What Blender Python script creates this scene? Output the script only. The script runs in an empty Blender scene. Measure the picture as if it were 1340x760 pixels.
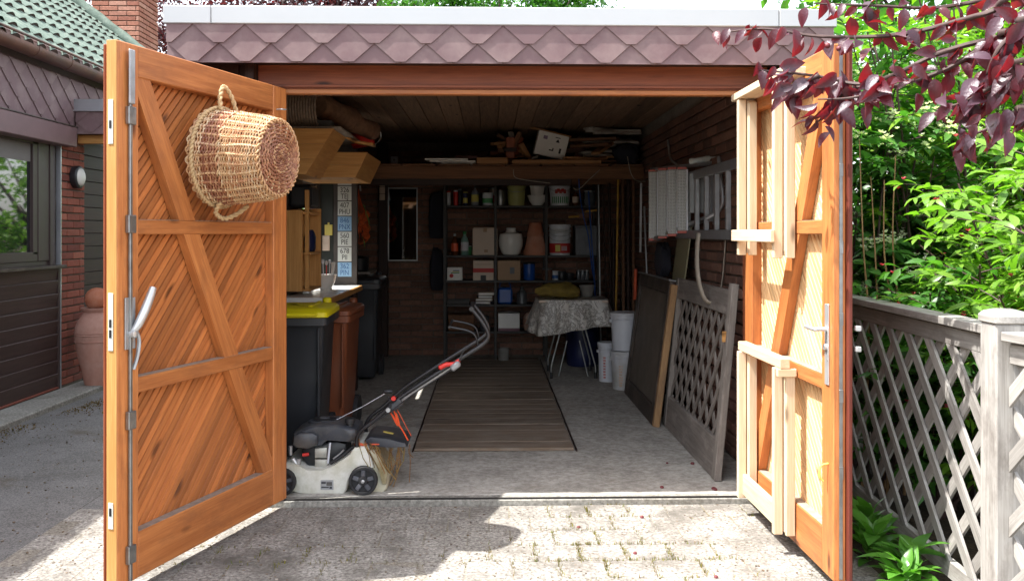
import bpy, bmesh, math, random
import numpy as np
from mathutils import Vector, Matrix, noise as mnoise
SC = bpy.context.scene
R = math.radians
random.seed(7); np.random.seed(7)

# ------------------------------------------------------------------ camera, world, sun, exposure
FPX, CX, HY, DCAM, HCAM, YAW = 1190.0, 670.0, 305.0, 4.75, 1.38, math.atan(30/1190)
cam_d = bpy.data.cameras.new('camera'); cam = bpy.data.objects.new('camera', cam_d)
SC.collection.objects.link(cam); SC.camera = cam
cam_d.sensor_width = 36; cam_d.lens = FPX/1340*36; cam_d.shift_y = -75/1340
cam_d.clip_start = .05; cam_d.clip_end = 500
cam.location = (0, -DCAM, HCAM); cam.rotation_euler = (R(90), 0, -YAW)
SUN = Vector((.55, .125, -1.0)).normalized()          # direction the light travels
world = bpy.data.worlds.new('World'); SC.world = world; world.use_nodes = True
nt = world.node_tree; bg = nt.nodes['Background']
sky = nt.nodes.new('ShaderNodeTexSky'); sky.sky_type = 'NISHITA'; sky.sun_disc = False
sky.sun_elevation = R(60.7); sky.sun_rotation = R(258.7); sky.air_density = 1.0; sky.dust_density = 2.0; sky.ozone_density = .6
hsv = nt.nodes.new('ShaderNodeHueSaturation'); hsv.inputs['Saturation'].default_value = .35      # thin white haze over the whole sky
nt.links.new(sky.outputs[0], hsv.inputs['Color']); nt.links.new(hsv.outputs[0], bg.inputs[0]); bg.inputs[1].default_value = .15
sd = bpy.data.lights.new('sun', 'SUN'); sd.energy = 2.7; sd.angle = R(.53); sd.color = (1, .97, .92)
so = bpy.data.objects.new('sun', sd); SC.collection.objects.link(so)
so.rotation_euler = (-SUN).to_track_quat('Z', 'Y').to_euler(); so.location = (-6, -3, 12)
SC.view_settings.view_transform = 'Standard'; SC.view_settings.look = 'None'
SC.view_settings.gamma = 1; SC.view_settings.exposure = 2.15; SC.view_settings.use_curve_mapping = False
SC.cycles.use_denoising = True
SC.cycles.max_bounces = 10; SC.cycles.diffuse_bounces = 6; SC.cycles.transparent_max_bounces = 8
SC.cycles.sample_clamp_indirect = 6

# ------------------------------------------------------------------ helpers
def W(u, v, y):
    """point of the place seen at picture position (u,v) on the plane y"""
    xc, zc = (u-CX)/FPX, (HY-v)/FPX
    dx = math.cos(YAW)*xc+math.sin(YAW); dy = -math.sin(YAW)*xc+math.cos(YAW)
    t = (y+DCAM)/dy
    return Vector((dx*t, y, HCAM+zc*t))
def G(u, v, z=0.0):
    xc, zc = (u-CX)/FPX, (HY-v)/FPX
    dx = math.cos(YAW)*xc+math.sin(YAW); dy = -math.sin(YAW)*xc+math.cos(YAW)
    t = (z-HCAM)/zc
    return Vector((dx*t, dy*t-DCAM, z))
def lin(c):
    c /= 255.0
    return c/12.92 if c <= .04045 else ((c+.055)/1.055)**2.4
def rgb(r, g, b): return (lin(r), lin(g), lin(b), 1)

COL = SC.collection
def link(o): COL.objects.link(o); return o
def thing(name, label, cat, loc=(0, 0, 0), rz=0, group=None):
    o = link(bpy.data.objects.new(name, None)); o.location = loc; o.rotation_euler = (0, 0, rz)
    o.empty_display_size = .1
    return tag(o, label, cat, group)
def tag(o, label=None, cat=None, group=None, kind=None):
    if label: o['label'] = label
    if cat: o['category'] = cat
    if group: o['group'] = group
    if kind: o['kind'] = kind
    return o

class MB:
    def __init__(s): s.v = []; s.f = []
    def add(s, vs, fs, M=None):
        n = len(s.v)
        if M is not None: vs = [M @ Vector(p) for p in vs]
        s.v.extend([tuple(p) for p in vs]); s.f.extend([tuple(i+n for i in f) for f in fs]); return s
    def cbox(s, L, Wd, H, b=.003, M=None):
        vs, fs = cbox_data(L, Wd, H, b); return s.add(vs, fs, M)
    def box(s, x0, x1, y0, y1, z0, z1, b=.003):
        return s.cbox(x1-x0, y1-y0, z1-z0, b, Matrix.Translation(((x0+x1)/2, (y0+y1)/2, (z0+z1)/2)))
    def tube(s, pts, r, n=8, cap=True, closed=False):
        pts = [Vector(p) for p in pts]; m = len(pts)
        rr = r if hasattr(r, '__len__') else [r]*m
        vs = []; fs = []; prev = None
        for i, p in enumerate(pts):
            if closed: t = (pts[(i+1) % m]-pts[i-1])
            else: t = pts[min(i+1, m-1)]-pts[max(i-1, 0)]
            t = t.normalized() if t.length > 1e-9 else Vector((0, 0, 1))
            if prev is None:
                a = Vector((0, 0, 1)) if abs(t.z) < .9 else Vector((1, 0, 0))
                u = t.cross(a).normalized()
            else:
                u = prev-t*prev.dot(t); u = u.normalized() if u.length > 1e-6 else prev
            prev = u; w = t.cross(u)
            for k in range(n):
                a = 2*math.pi*k/n
                vs.append(p+(u*math.cos(a)+w*math.sin(a))*rr[i])
        for i in range(m if closed else m-1):
            j = (i+1) % m
            for k in range(n):
                fs.append((i*n+k, i*n+(k+1) % n, j*n+(k+1) % n, j*n+k))
        if cap and not closed:
            fs.append(tuple(range(n))[::-1]); fs.append(tuple((m-1)*n+k for k in range(n)))
        return s.add(vs, fs)
    def lathe(s, prof, n=20, M=None, capb=True, capt=True):
        vs = []; fs = []
        for r, z in prof:
            for k in range(n):
                a = 2*math.pi*k/n; vs.append(Vector((r*math.cos(a), r*math.sin(a), z)))
        for i in range(len(prof)-1):
            for k in range(n):
                fs.append((i*n+k, i*n+(k+1) % n, (i+1)*n+(k+1) % n, (i+1)*n+k))
        if capb: fs.append(tuple(range(n))[::-1])
        if capt: fs.append(tuple((len(prof)-1)*n+k for k in range(n)))
        return s.add(vs, fs, M)
    def prism(s, poly, h, M=None):
        """poly in local XY, extruded 0..h along local Z"""
        n = len(poly)
        vs = [(x, y, 0) for x, y in poly]+[(x, y, h) for x, y in poly]
        fs = [tuple(range(n))[::-1], tuple(range(n, 2*n))]+[(i, (i+1) % n, n+(i+1) % n, n+i) for i in range(n)]
        return s.add(vs, fs, M)
    def loft(s, rings, cap=True, M=None):
        n = len(rings[0]); vs = [p for r in rings for p in r]; fs = []
        for i in range(len(rings)-1):
            for k in range(n):
                fs.append((i*n+k, i*n+(k+1) % n, (i+1)*n+(k+1) % n, (i+1)*n+k))
        if cap:
            fs.append(tuple(range(n))[::-1]); fs.append(tuple((len(rings)-1)*n+k for k in range(n)))
        return s.add(vs, fs, M)
    def grid(s, P):
        """P[i][j] of points"""
        n = len(P[0]); vs = [p for r in P for p in r]
        fs = [(i*n+j, i*n+j+1, (i+1)*n+j+1, (i+1)*n+j) for i in range(len(P)-1) for j in range(n-1)]
        return s.add(vs, fs)
    def mesh(s, name, mat, smooth=None):
        me = bpy.data.meshes.new(name); me.from_pydata(s.v, [], s.f)
        for m in (mat if isinstance(mat, (list, tuple)) else [mat]):
            if m is not None: me.materials.append(m)
        if smooth is not None:
            me.polygons.foreach_set('use_smooth', [True]*len(me.polygons))
            me.set_sharp_from_angle(angle=R(smooth))
        me.update(); return me
    def build(s, name, mat, parent=None, smooth=None, loc=None, solid=0, fixn=False):
        me = s.mesh(name, mat, smooth)
        if fixn:
            bm = bmesh.new(); bm.from_mesh(me); bmesh.ops.recalc_face_normals(bm, faces=bm.faces); bm.to_mesh(me); bm.free()
        o = link(bpy.data.objects.new(name, me)); o.parent = parent
        if loc is not None: o.location = loc
        if solid:
            md = o.modifiers.new('thick', 'SOLIDIFY'); md.thickness = solid; md.offset = 0
        return o
def cbox_data(L, Wd, H, b):
    b = min(b, L*.3, Wd*.3, H*.3)
    hx, hy, hz = L/2, Wd/2, H/2
    if b <= 0:
        vs = [(x, y, z) for x in (-hx, hx) for y in (-hy, hy) for z in (-hz, hz)]
        return vs, [(0, 1, 3, 2), (4, 6, 7, 5), (0, 4, 5, 1), (2, 3, 7, 6), (0, 2, 6, 4), (1, 5, 7, 3)]
    vs = []; idx = {}
    for sx in (-1, 1):
        for sy in (-1, 1):
            for sz in (-1, 1):
                for ax in range(3):
                    p = [sx*(hx-b), sy*(hy-b), sz*(hz-b)]; p[ax] = (sx*hx, sy*hy, sz*hz)[ax]
                    idx[(sx, sy, sz, ax)] = len(vs); vs.append(tuple(p))
    fs = []
    def q(keys, out):
        ids = [idx[k] for k in keys]
        a, b_, c = [Vector(vs[i]) for i in ids[:3]]
        if (b_-a).cross(c-a).dot(Vector(out)) < 0: ids = ids[::-1]
        fs.append(tuple(ids))
    for s1 in (-1, 1):
        q([(s1, -1, -1, 0), (s1, 1, -1, 0), (s1, 1, 1, 0), (s1, -1, 1, 0)], (s1, 0, 0))
        q([(-1, s1, -1, 1), (1, s1, -1, 1), (1, s1, 1, 1), (-1, s1, 1, 1)], (0, s1, 0))
        q([(-1, -1, s1, 2), (1, -1, s1, 2), (1, 1, s1, 2), (-1, 1, s1, 2)], (0, 0, s1))
        for s2 in (-1, 1):
            q([(s1, s2, -1, 0), (s1, s2, 1, 0), (s1, s2, 1, 1), (s1, s2, -1, 1)], (s1, s2, 0))
            q([(s1, -1, s2, 0), (s1, 1, s2, 0), (s1, 1, s2, 2), (s1, -1, s2, 2)], (s1, 0, s2))
            q([(-1, s1, s2, 1), (1, s1, s2, 1), (1, s1, s2, 2), (-1, s1, s2, 2)], (0, s1, s2))
            for s3 in (-1, 1):
                q([(s1, s2, s3, 0), (s1, s2, s3, 1), (s1, s2, s3, 2)], (s1, s2, s3))
    return vs, fs
_cache = {}
def cbox_mesh(name, L, Wd, H, b, mat):
    k = (round(L, 4), round(Wd, 4), round(H, 4), b, mat.name)
    if k not in _cache:
        vs, fs = cbox_data(L, Wd, H, b)
        me = bpy.data.meshes.new(name); me.from_pydata(vs, [], fs); me.materials.append(mat); me.update(); _cache[k] = me
    return _cache[k]
def inst(name, me, M, parent=None):
    o = link(bpy.data.objects.new(name, me)); o.parent = parent; o.matrix_basis = M; return o
def axes(X, Y, Z, loc):
    return Matrix(((X[0], Y[0], Z[0], loc[0]), (X[1], Y[1], Z[1], loc[1]), (X[2], Y[2], Z[2], loc[2]), (0, 0, 0, 1)))
def box(name, x0, x1, y0, y1, z0, z1, mat, parent=None, b=.003):
    """block with its local X along its longest side (the grain runs along X)"""
    d = (abs(x1-x0), abs(y1-y0), abs(z1-z0)); c = ((x0+x1)/2, (y0+y1)/2, (z0+z1)/2)
    k = max(range(3), key=lambda i: d[i])
    if k == 0: M = Matrix.Translation(c); dm = d
    elif k == 1: M = axes((0, 1, 0), (-1, 0, 0), (0, 0, 1), c); dm = (d[1], d[0], d[2])
    else: M = axes((0, 0, 1), (0, 1, 0), (-1, 0, 0), c); dm = (d[2], d[1], d[0])
    return inst(name, cbox_mesh(name, *dm, b, mat), M, parent)
def beam(name, p0, p1, w, h, mat, parent=None, up=(0, 0, 1), b=.003):
    p0, p1 = Vector(p0), Vector(p1); X = (p1-p0); L = X.length; X.normalize()
    up = Vector(up); Z = up-X*up.dot(X)
    if Z.length < 1e-4: Z = Vector((0, 1, 0))-X*X.y
    Z.normalize(); Y = Z.cross(X)
    return inst(name, cbox_mesh(name, L, w, h, b, mat), axes(X, Y, Z, (p0+p1)/2), parent)
def spline(pts, n=8):
    P = [Vector(p) for p in pts]; out = []
    for i in range(len(P)-1):
        a, b, c, d = P[max(i-1, 0)], P[i], P[i+1], P[min(i+2, len(P)-1)]
        for k in range(n):
            t = k/n
            out.append(.5*((2*b)+(c-a)*t+(2*a-5*b+4*c-d)*t*t+(3*b-a-3*c+d)*t**3))
    out.append(P[-1]); return out
def clip_poly(poly, n, d):
    """keep the side n.p <= d"""
    out = []
    for i in range(len(poly)):
        a, b = poly[i], poly[(i+1) % len(poly)]
        da, db = a[0]*n[0]+a[1]*n[1]-d, b[0]*n[0]+b[1]*n[1]-d
        if da <= 0: out.append(a)
        if (da < 0 < db) or (db < 0 < da):
            t = da/(da-db); out.append((a[0]+(b[0]-a[0])*t, a[1]+(b[1]-a[1])*t))
    return out
def text_obj(name, s, size, mat, parent, M, depth=.0006, sx=1.0):
    cu = bpy.data.curves.new(name, 'FONT'); cu.body = s; cu.size = size; cu.align_x = 'CENTER'; cu.align_y = 'CENTER'
    cu.extrude = depth; cu.resolution_u = 3
    t = bpy.data.objects.new(name+'_source', cu); me = bpy.data.meshes.new_from_object(t)
    bpy.data.objects.remove(t); me.materials.clear(); me.materials.append(mat)
    return inst(name, me, M @ Matrix.Diagonal((sx, 1, 1, 1)), parent)
FACE_CAM = axes((1, 0, 0), (0, 0, 1), (0, -1, 0), (0, 0, 0))      # a flat print facing -y
def facing(loc): return Matrix.Translation(loc) @ FACE_CAM

# ------------------------------------------------------------------ materials
MATS = {}
def mat_new(name):
    m = bpy.data.materials.new(name); m.use_nodes = True; MATS[name] = m
    n = m.node_tree.nodes; l = m.node_tree.links
    return m, n, l, n['Principled BSDF']
def nd(n, t, **kw):
    x = n.new(t)
    for k, v in kw.items():
        if k in ('op',): x.operation = v
        elif isinstance(k, str) and hasattr(x, k) and k not in x.inputs: setattr(x, k, v)
        else: x.inputs[k].default_value = v
    return x
def ramp(n, l, fac, stops):
    r = n.new('ShaderNodeValToRGB'); e = r.color_ramp.elements
    while len(e) < len(stops): e.new(.5)
    for el, (p, c) in zip(e, stops): el.position = p; el.color = c
    l.new(fac, r.inputs[0]); return r.outputs[0]
def mixc(n, l, fac, a, b, mode='MIX'):
    x = n.new('ShaderNodeMix'); x.data_type = 'RGBA'; x.blend_type = mode
    for k, s in ((0, fac), (6, a), (7, b)):
        if hasattr(s, 'type') and hasattr(s, 'links'): l.new(s, x.inputs[k])
        else: x.inputs[k].default_value = s
    return x.outputs[2]
def coords(n, l, scale=(1, 1, 1), rnd=True, kind='Object'):
    tc = n.new('ShaderNodeNewGeometry' if kind == 'Position' else 'ShaderNodeTexCoord'); mp = n.new('ShaderNodeMapping'); mp.inputs['Scale'].default_value = scale
    l.new(tc.outputs[kind], mp.inputs['Vector'])
    if rnd:
        oi = n.new('ShaderNodeObjectInfo'); mu = nd(n, 'ShaderNodeMath', op='MULTIPLY'); mu.inputs[1].default_value = 37.0
        l.new(oi.outputs['Random'], mu.inputs[0]); cb = n.new('ShaderNodeCombineXYZ')
        for i in range(3): l.new(mu.outputs[0], cb.inputs[i])
        l.new(cb.outputs[0], mp.inputs['Location'])
    return mp.outputs[0]
def noise(n, l, vec, scale, detail=4, rough=.55, dist=0):
    x = n.new('ShaderNodeTexNoise'); x.inputs['Scale'].default_value = scale; x.inputs['Detail'].default_value = detail
    x.inputs['Roughness'].default_value = rough; x.inputs['Distortion'].default_value = dist
    l.new(vec, x.inputs['Vector']); return x.outputs['Fac']
def bump(n, l, p, h, s=.3, d=.005):
    b = n.new('ShaderNodeBump'); b.inputs['Strength'].default_value = s; b.inputs['Distance'].default_value = d
    l.new(h, b.inputs['Height']); l.new(b.outputs[0], p.inputs['Normal'])
def scalec(c, k): return tuple(min(1, x*k) for x in c[:3])+(1,)
def plain(name, c, rough=.6, metal=0, var=.25, ns=12, bmp=0, coat=0, dirt=None, dirt_amt=.5, spec=None):
    """paint, plastic or metal with uneven tone and optional dirt in patches"""
    m, n, l, p = mat_new(name)
    v = coords(n, l); f = noise(n, l, v, ns, 5)
    c_ = ramp(n, l, f, [(.3, scalec(c, 1-var)), (.7, scalec(c, 1+var*.6))])
    if dirt:
        f2 = noise(n, l, v, ns*.35, 6, .7)
        fr = ramp(n, l, f2, [(.5-.25*dirt_amt, (0, 0, 0, 1)), (.78-.25*dirt_amt, (1, 1, 1, 1))])
        c_ = mixc(n, l, fr, c_, dirt)
    l.new(c_, p.inputs['Base Color'])
    rr = n.new('ShaderNodeMapRange'); rr.inputs[3].default_value = max(0, rough-.1); rr.inputs[4].default_value = min(1, rough+.12)
    l.new(f, rr.inputs[0]); l.new(rr.outputs[0], p.inputs['Roughness'])
    p.inputs['Metallic'].default_value = metal; p.inputs['Coat Weight'].default_value = coat
    if spec is not None: p.inputs['Specular IOR Level'].default_value = spec
    if bmp: bump(n, l, p, noise(n, l, v, ns*4, 4), bmp, .003)
    return m
def wood(name, c0, c1, rough=.55, grain=1.0, knots=True, var=.25, bmp=.25, grey=None, grey_amt=.4, spec=.35):
    """grain along the local X of each plank, each plank of its own tone"""
    m, n, l, p = mat_new(name)
    v = coords(n, l, (1.2*grain, 16*grain, 16*grain))
    f = noise(n, l, v, 2.2, 6, .62, .6)
    w = noise(n, l, coords(n, l, (3*grain, 90*grain, 90*grain)), 1.6, 3, .6)
    mm = nd(n, 'ShaderNodeMath', op='MULTIPLY_ADD'); mm.inputs[1].default_value = .4
    ma = nd(n, 'ShaderNodeMath', op='MULTIPLY'); ma.inputs[1].default_value = .6
    l.new(f, ma.inputs[0]); l.new(w, mm.inputs[0]); l.new(ma.outputs[0], mm.inputs[2])
    c = ramp(n, l, mm.outputs[0], [(.3, c0), (.52, tuple((a+b)/2 for a, b in zip(c0, c1))), (.7, c1)])
    if knots:
        vo = n.new('ShaderNodeTexVoronoi'); vo.inputs['Scale'].default_value = 1.0
        l.new(coords(n, l, (2.4, 7, 7)), vo.inputs['Vector'])
        k = ramp(n, l, vo.outputs['Distance'], [(.06, (1, 1, 1, 1)), (.14, (0, 0, 0, 1))])
        c = mixc(n, l, k, c, scalec(c0, .35))
    oi = n.new('ShaderNodeObjectInfo'); mr = n.new('ShaderNodeMapRange')
    mr.inputs[3].default_value = 1-var; mr.inputs[4].default_value = 1+var*.7
    l.new(oi.outputs['Random'], mr.inputs[0]); cb = n.new('ShaderNodeCombineColor')
    for i in range(3): l.new(mr.outputs[0], cb.inputs[i])
    c = mixc(n, l, 1.0, c, cb.outputs[0], 'MULTIPLY')
    if grey:
        g = noise(n, l, coords(n, l, (2, 5, 5)), 2.5, 6, .7)
        gr = ramp(n, l, g, [(.62-.4*grey_amt, (0, 0, 0, 1)), (.95-.4*grey_amt, (1, 1, 1, 1))])
        c = mixc(n, l, gr, c, grey)
    l.new(c, p.inputs['Base Color']); p.inputs['Roughness'].default_value = rough
    p.inputs['Specular IOR Level'].default_value = spec
    bump(n, l, p, mm.outputs[0], bmp, .004); return m
def brickm(name, cs, rough=.9, ns=30):
    m, n, l, p = mat_new(name)
    oi = n.new('ShaderNodeObjectInfo'); ge = n.new('ShaderNodeNewGeometry')
    ad = nd(n, 'ShaderNodeMath', op='ADD'); fr = nd(n, 'ShaderNodeMath', op='FRACT')
    l.new(oi.outputs['Random'], ad.inputs[0]); l.new(ge.outputs['Random Per Island'], ad.inputs[1]); l.new(ad.outputs[0], fr.inputs[0])
    c = ramp(n, l, fr.outputs[0], [(i/(len(cs)-1), x) for i, x in enumerate(cs)])
    v = coords(n, l); f = noise(n, l, v, ns, 6, .65)
    c = mixc(n, l, .55, c, ramp(n, l, f, [(.3, (.35, .33, .32, 1)), (.65, (1, 1, 1, 1))]), 'MULTIPLY')
    l.new(c, p.inputs['Base Color']); p.inputs['Roughness'].default_value = rough
    bump(n, l, p, f, .5, .006); return m
def leafm(name, cs, trans=.45, rough=.4, spec=.5, tcol=None, veins=0):
    m, n, l, p = mat_new(name)
    oi = n.new('ShaderNodeObjectInfo'); ge = n.new('ShaderNodeNewGeometry')
    ad = nd(n, 'ShaderNodeMath', op='ADD'); fr = nd(n, 'ShaderNodeMath', op='FRACT')
    l.new(oi.outputs['Random'], ad.inputs[0]); l.new(ge.outputs['Random Per Island'], ad.inputs[1]); l.new(ad.outputs[0], fr.inputs[0])
    c = ramp(n, l, fr.outputs[0], [(i/max(1, len(cs)-1), x) for i, x in enumerate(cs)])
    l.new(c, p.inputs['Base Color']); p.inputs['Roughness'].default_value = rough; p.inputs['Specular IOR Level'].default_value = spec
    tr = n.new('ShaderNodeBsdfTranslucent')
    if tcol: l.new(mixc(n, l, .7, c, tcol), tr.inputs[0])
    else: l.new(mixc(n, l, 1, c, (1.0, 1.25, .5, 1), 'MULTIPLY'), tr.inputs[0])
    if veins:
        vv = coords(n, l, (1, 1, 1)); ff = noise(n, l, vv, 90, 4, .6); bump(n, l, p, ff, veins, .004)
    mx = n.new('ShaderNodeMixShader'); mx.inputs[0].default_value = trans
    l.new(p.outputs[0], mx.inputs[1]); l.new(tr.outputs[0], mx.inputs[2]); l.new(mx.outputs[0], n['Material Output'].inputs[0])
    return m
def concrete(name, c0, c1, spk=60, stain=None, stain_amt=.4, bmp=.5, kind='Object', stain_scale=1.3, rnd=True):
    m, n, l, p = mat_new(name)
    v = coords(n, l, rnd=rnd, kind=kind)
    f = noise(n, l, v, spk, 6, .75); g = noise(n, l, v, 3.5, 6, .65)
    c = ramp(n, l, f, [(.36, c0), (.62, c1)])
    c = mixc(n, l, .6, c, ramp(n, l, g, [(.3, (.55, .54, .52, 1)), (.62, (1, 1, 1, 1))]), 'MULTIPLY')
    if stain:
        s = noise(n, l, v, stain_scale, 8, .72)
        c = mixc(n, l, ramp(n, l, s, [(.66-.3*stain_amt, (0, 0, 0, 1)), (.8-.2*stain_amt, (1, 1, 1, 1))]), c, stain)
    l.new(c, p.inputs['Base Color']); p.inputs['Roughness'].default_value = .92; p.inputs['Specular IOR Level'].default_value = .25
    bump(n, l, p, f, bmp, .008); return m
def glassm(name, tint, rough=.02, alpha=.25):
    m, n, l, p = mat_new(name)
    p.inputs['Base Color'].default_value = tint; p.inputs['Roughness'].default_value = rough
    p.inputs['Transmission Weight'].default_value = 1 if alpha < 1 else 0; p.inputs['IOR'].default_value = 1.45
    return m

door_wood = wood('orange_stained_wood', rgb(154, 86, 42), rgb(206, 134, 76), rough=.5, var=.16, spec=.45, grey=rgb(138, 84, 50), grey_amt=.3)
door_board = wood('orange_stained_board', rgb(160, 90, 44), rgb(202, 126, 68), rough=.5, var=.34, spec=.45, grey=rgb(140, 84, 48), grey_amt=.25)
pale_board = wood('pale_door_board', rgb(206, 156, 104), rgb(236, 202, 152), rough=.6, var=.2)  # paler and creamier than the boards of the left leaf
batten_wood = wood('raw_batten_wood', rgb(196, 170, 138), rgb(228, 208, 178), rough=.7, var=.15)
lintel_wood = wood('red_brown_stained_wood', rgb(112, 58, 38), rgb(158, 88, 56), rough=.5, var=.1)
dark_wood = wood('dark_brown_wood', rgb(34, 20, 15), rgb(62, 40, 30), rough=.6, var=.2)
siding_wood = wood('brown_painted_board', rgb(52, 38, 36), rgb(78, 60, 56), rough=.5, var=.12, knots=False)
ceil_wood = wood('aged_ceiling_board', rgb(92, 70, 54), rgb(150, 120, 96), rough=.75, var=.35)
pit_wood = wood('grey_brown_floor_plank', rgb(98, 84, 70), rgb(142, 124, 106), rough=.9, var=.2, grey=rgb(142, 132, 120), grey_amt=.5)
loft_wood = wood('brown_loft_beam', rgb(84, 56, 38), rgb(128, 90, 62), rough=.75, var=.2)
pale_wood = wood('yellow_pine', rgb(176, 122, 64), rgb(214, 164, 100), rough=.55, var=.14)
old_grey_wood = wood('weathered_grey_wood', rgb(118, 108, 100), rgb(176, 166, 156), rough=.85, var=.18, knots=False, grey=rgb(190, 184, 176), grey_amt=.5)
gate_wood = wood('brown_grey_gate_wood', rgb(98, 90, 84), rgb(142, 134, 126), rough=.9, var=.18, knots=False, grey=rgb(156, 148, 140), grey_amt=.3)
fence_wood = wood('silvered_fence_wood', rgb(120, 116, 111), rgb(170, 166, 160), rough=.85, var=.2, knots=False, grey=rgb(98, 90, 84), grey_amt=.3)
red_brick = brickm('red_brick', [rgb(128, 70, 54), rgb(158, 88, 68), rgb(118, 62, 50), rgb(172, 104, 82)])
pale_brick = brickm('salmon_brick', [rgb(166, 108, 88), rgb(184, 128, 106), rgb(156, 98, 80), rgb(190, 140, 120)])
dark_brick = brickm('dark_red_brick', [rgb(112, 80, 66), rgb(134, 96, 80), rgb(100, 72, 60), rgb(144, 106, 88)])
mortar = concrete('mortar', rgb(130, 124, 116), rgb(168, 160, 150), 80)
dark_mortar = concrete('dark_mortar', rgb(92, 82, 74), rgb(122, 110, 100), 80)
shingle_m = plain('mauve_fibre_cement', rgb(108, 84, 86), .66, var=.1, ns=9, bmp=.08, dirt=rgb(132, 112, 110), dirt_amt=.22)
zinc = plain('zinc_sheet', rgb(188, 192, 198), .38, .85, var=.08, ns=3)
coping_m = plain('pale_coated_sheet', rgb(176, 178, 179), .42, .3, var=.05, ns=2)
steel = plain('galvanised_steel', rgb(150, 152, 152), .38, .9, var=.2, ns=25)
alu = plain('dull_aluminium', rgb(172, 174, 176), .42, .75, var=.15, ns=18)
chrome = plain('bright_metal', rgb(196, 196, 196), .3, .55, var=.08)
black_pl = plain('black_plastic', rgb(34, 35, 38), .42, var=.2)
engine_bl = plain('dusty_engine_plastic', rgb(56, 59, 66), .4, var=.25, dirt=rgb(104, 98, 90), dirt_amt=.05)
black_tube = plain('black_coated_tube', rgb(30, 30, 33), .3, var=.15)
rail_red = wood('dark_red_stain', rgb(84, 36, 28), rgb(120, 58, 44), .5)
spoke_m = plain('dusty_grey_plastic', rgb(84, 86, 92), .5, var=.2)
rubber = plain('rubber', rgb(40, 40, 42), .75, var=.25, bmp=.2)
bin_black = plain('anthracite_bin_plastic', rgb(46, 48, 52), .45, var=.12, ns=6, bmp=.06)
bin_brown = plain('brown_bin_plastic', rgb(120, 66, 40), .45, var=.12, ns=6, bmp=.06)
yellow_pl = plain('yellow_plastic', rgb(216, 200, 20), .4, var=.1, ns=6)
white_deck = plain('dirty_white_deck', rgb(222, 221, 212), .42, var=.08, ns=8, dirt=rgb(150, 146, 104), dirt_amt=.14)
mossy_deck = plain('mossy_white_deck', rgb(200, 196, 174), .5, var=.15, ns=9, dirt=rgb(122, 106, 62), dirt_amt=.4)
red_pl = plain('red_plastic', rgb(200, 44, 36), .42, var=.1)
orange_pl = plain('orange_red_plastic', rgb(214, 84, 42), .45, var=.15)
white_pl = plain('white_plastic', rgb(206, 208, 214), .42, var=.06, ns=5, dirt=rgb(160, 156, 148), dirt_amt=.15)
white_cer = plain('white_ceramic', rgb(222, 220, 214), .22, var=.04)
terra = plain('terracotta', rgb(178, 108, 78), .85, var=.18, ns=7, bmp=.12, dirt=rgb(196, 150, 128), dirt_amt=.35)
urn_m = plain('pale_pink_terracotta', rgb(176, 128, 112), .88, var=.15, ns=5, bmp=.12, dirt=rgb(198, 162, 148), dirt_amt=.4)
copper_pipe = plain('aged_copper', rgb(112, 76, 62), .5, .35, var=.25, ns=7, dirt=rgb(82, 68, 66), dirt_amt=.4)
cardboard = plain('cardboard', rgb(168, 140, 112), .85, var=.1, ns=5)
pale_box = plain('pale_card', rgb(206, 188, 170), .8, var=.08, ns=4)
paper = plain('white_paper', rgb(226, 224, 218), .75, var=.05)
ink = plain('black_ink', rgb(26, 26, 30), .6, var=.1)
blue_ink = plain('blue_ink', rgb(50, 92, 150), .6, var=.1)
red_ink = plain('red_ink', rgb(180, 40, 34), .6, var=.1)
green_ink = plain('green_ink', rgb(52, 130, 74), .6, var=.1)
yellow_ink = plain('yellow_label', rgb(206, 190, 96), .6, var=.1)
blue_pl = plain('blue_plastic', rgb(24, 74, 150), .4, var=.12)
navy_pl = plain('navy_plastic', rgb(26, 34, 74), .45, var=.15)
plate_w = plain('plate_white', rgb(206, 210, 204), .45, .1, var=.08)
plate_b = plain('plate_blue', rgb(140, 178, 208), .45, .1, var=.08)
rope_m = plain('hemp_rope', rgb(190, 160, 118), .9, var=.25, ns=60, bmp=.3)
cord_grey = plain('grey_webbing', rgb(150, 140, 126), .9, var=.15, ns=30, bmp=.2)
dark_cloth = plain('dark_cloth', rgb(32, 32, 42), .95, var=.25, bmp=.2)
dark_panel = plain('dark_green_panel', rgb(36, 42, 36), .55, var=.2)
shelf_steel = plain('dark_shelf_steel', rgb(38, 34, 32), .5, .3, var=.2)
mud_paint = plain('grey_brown_panel_paint', rgb(96, 86, 76), .55, var=.16, ns=7, bmp=.05, dirt=rgb(120, 110, 98), dirt_amt=.3)
dark_frame = plain('dark_brown_frame_paint', rgb(58, 48, 42), .5, var=.2, ns=12, dirt=rgb(104, 92, 80), dirt_amt=.2)
frame_brown = plain('dark_window_frame', rgb(62, 50, 48), .45, var=.1)
lint_paint = plain('mauve_board_paint', rgb(112, 88, 88), .55, var=.12)
olive_sheet = plain('olive_board', rgb(126, 120, 92), .5, var=.12, ns=5)

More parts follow.
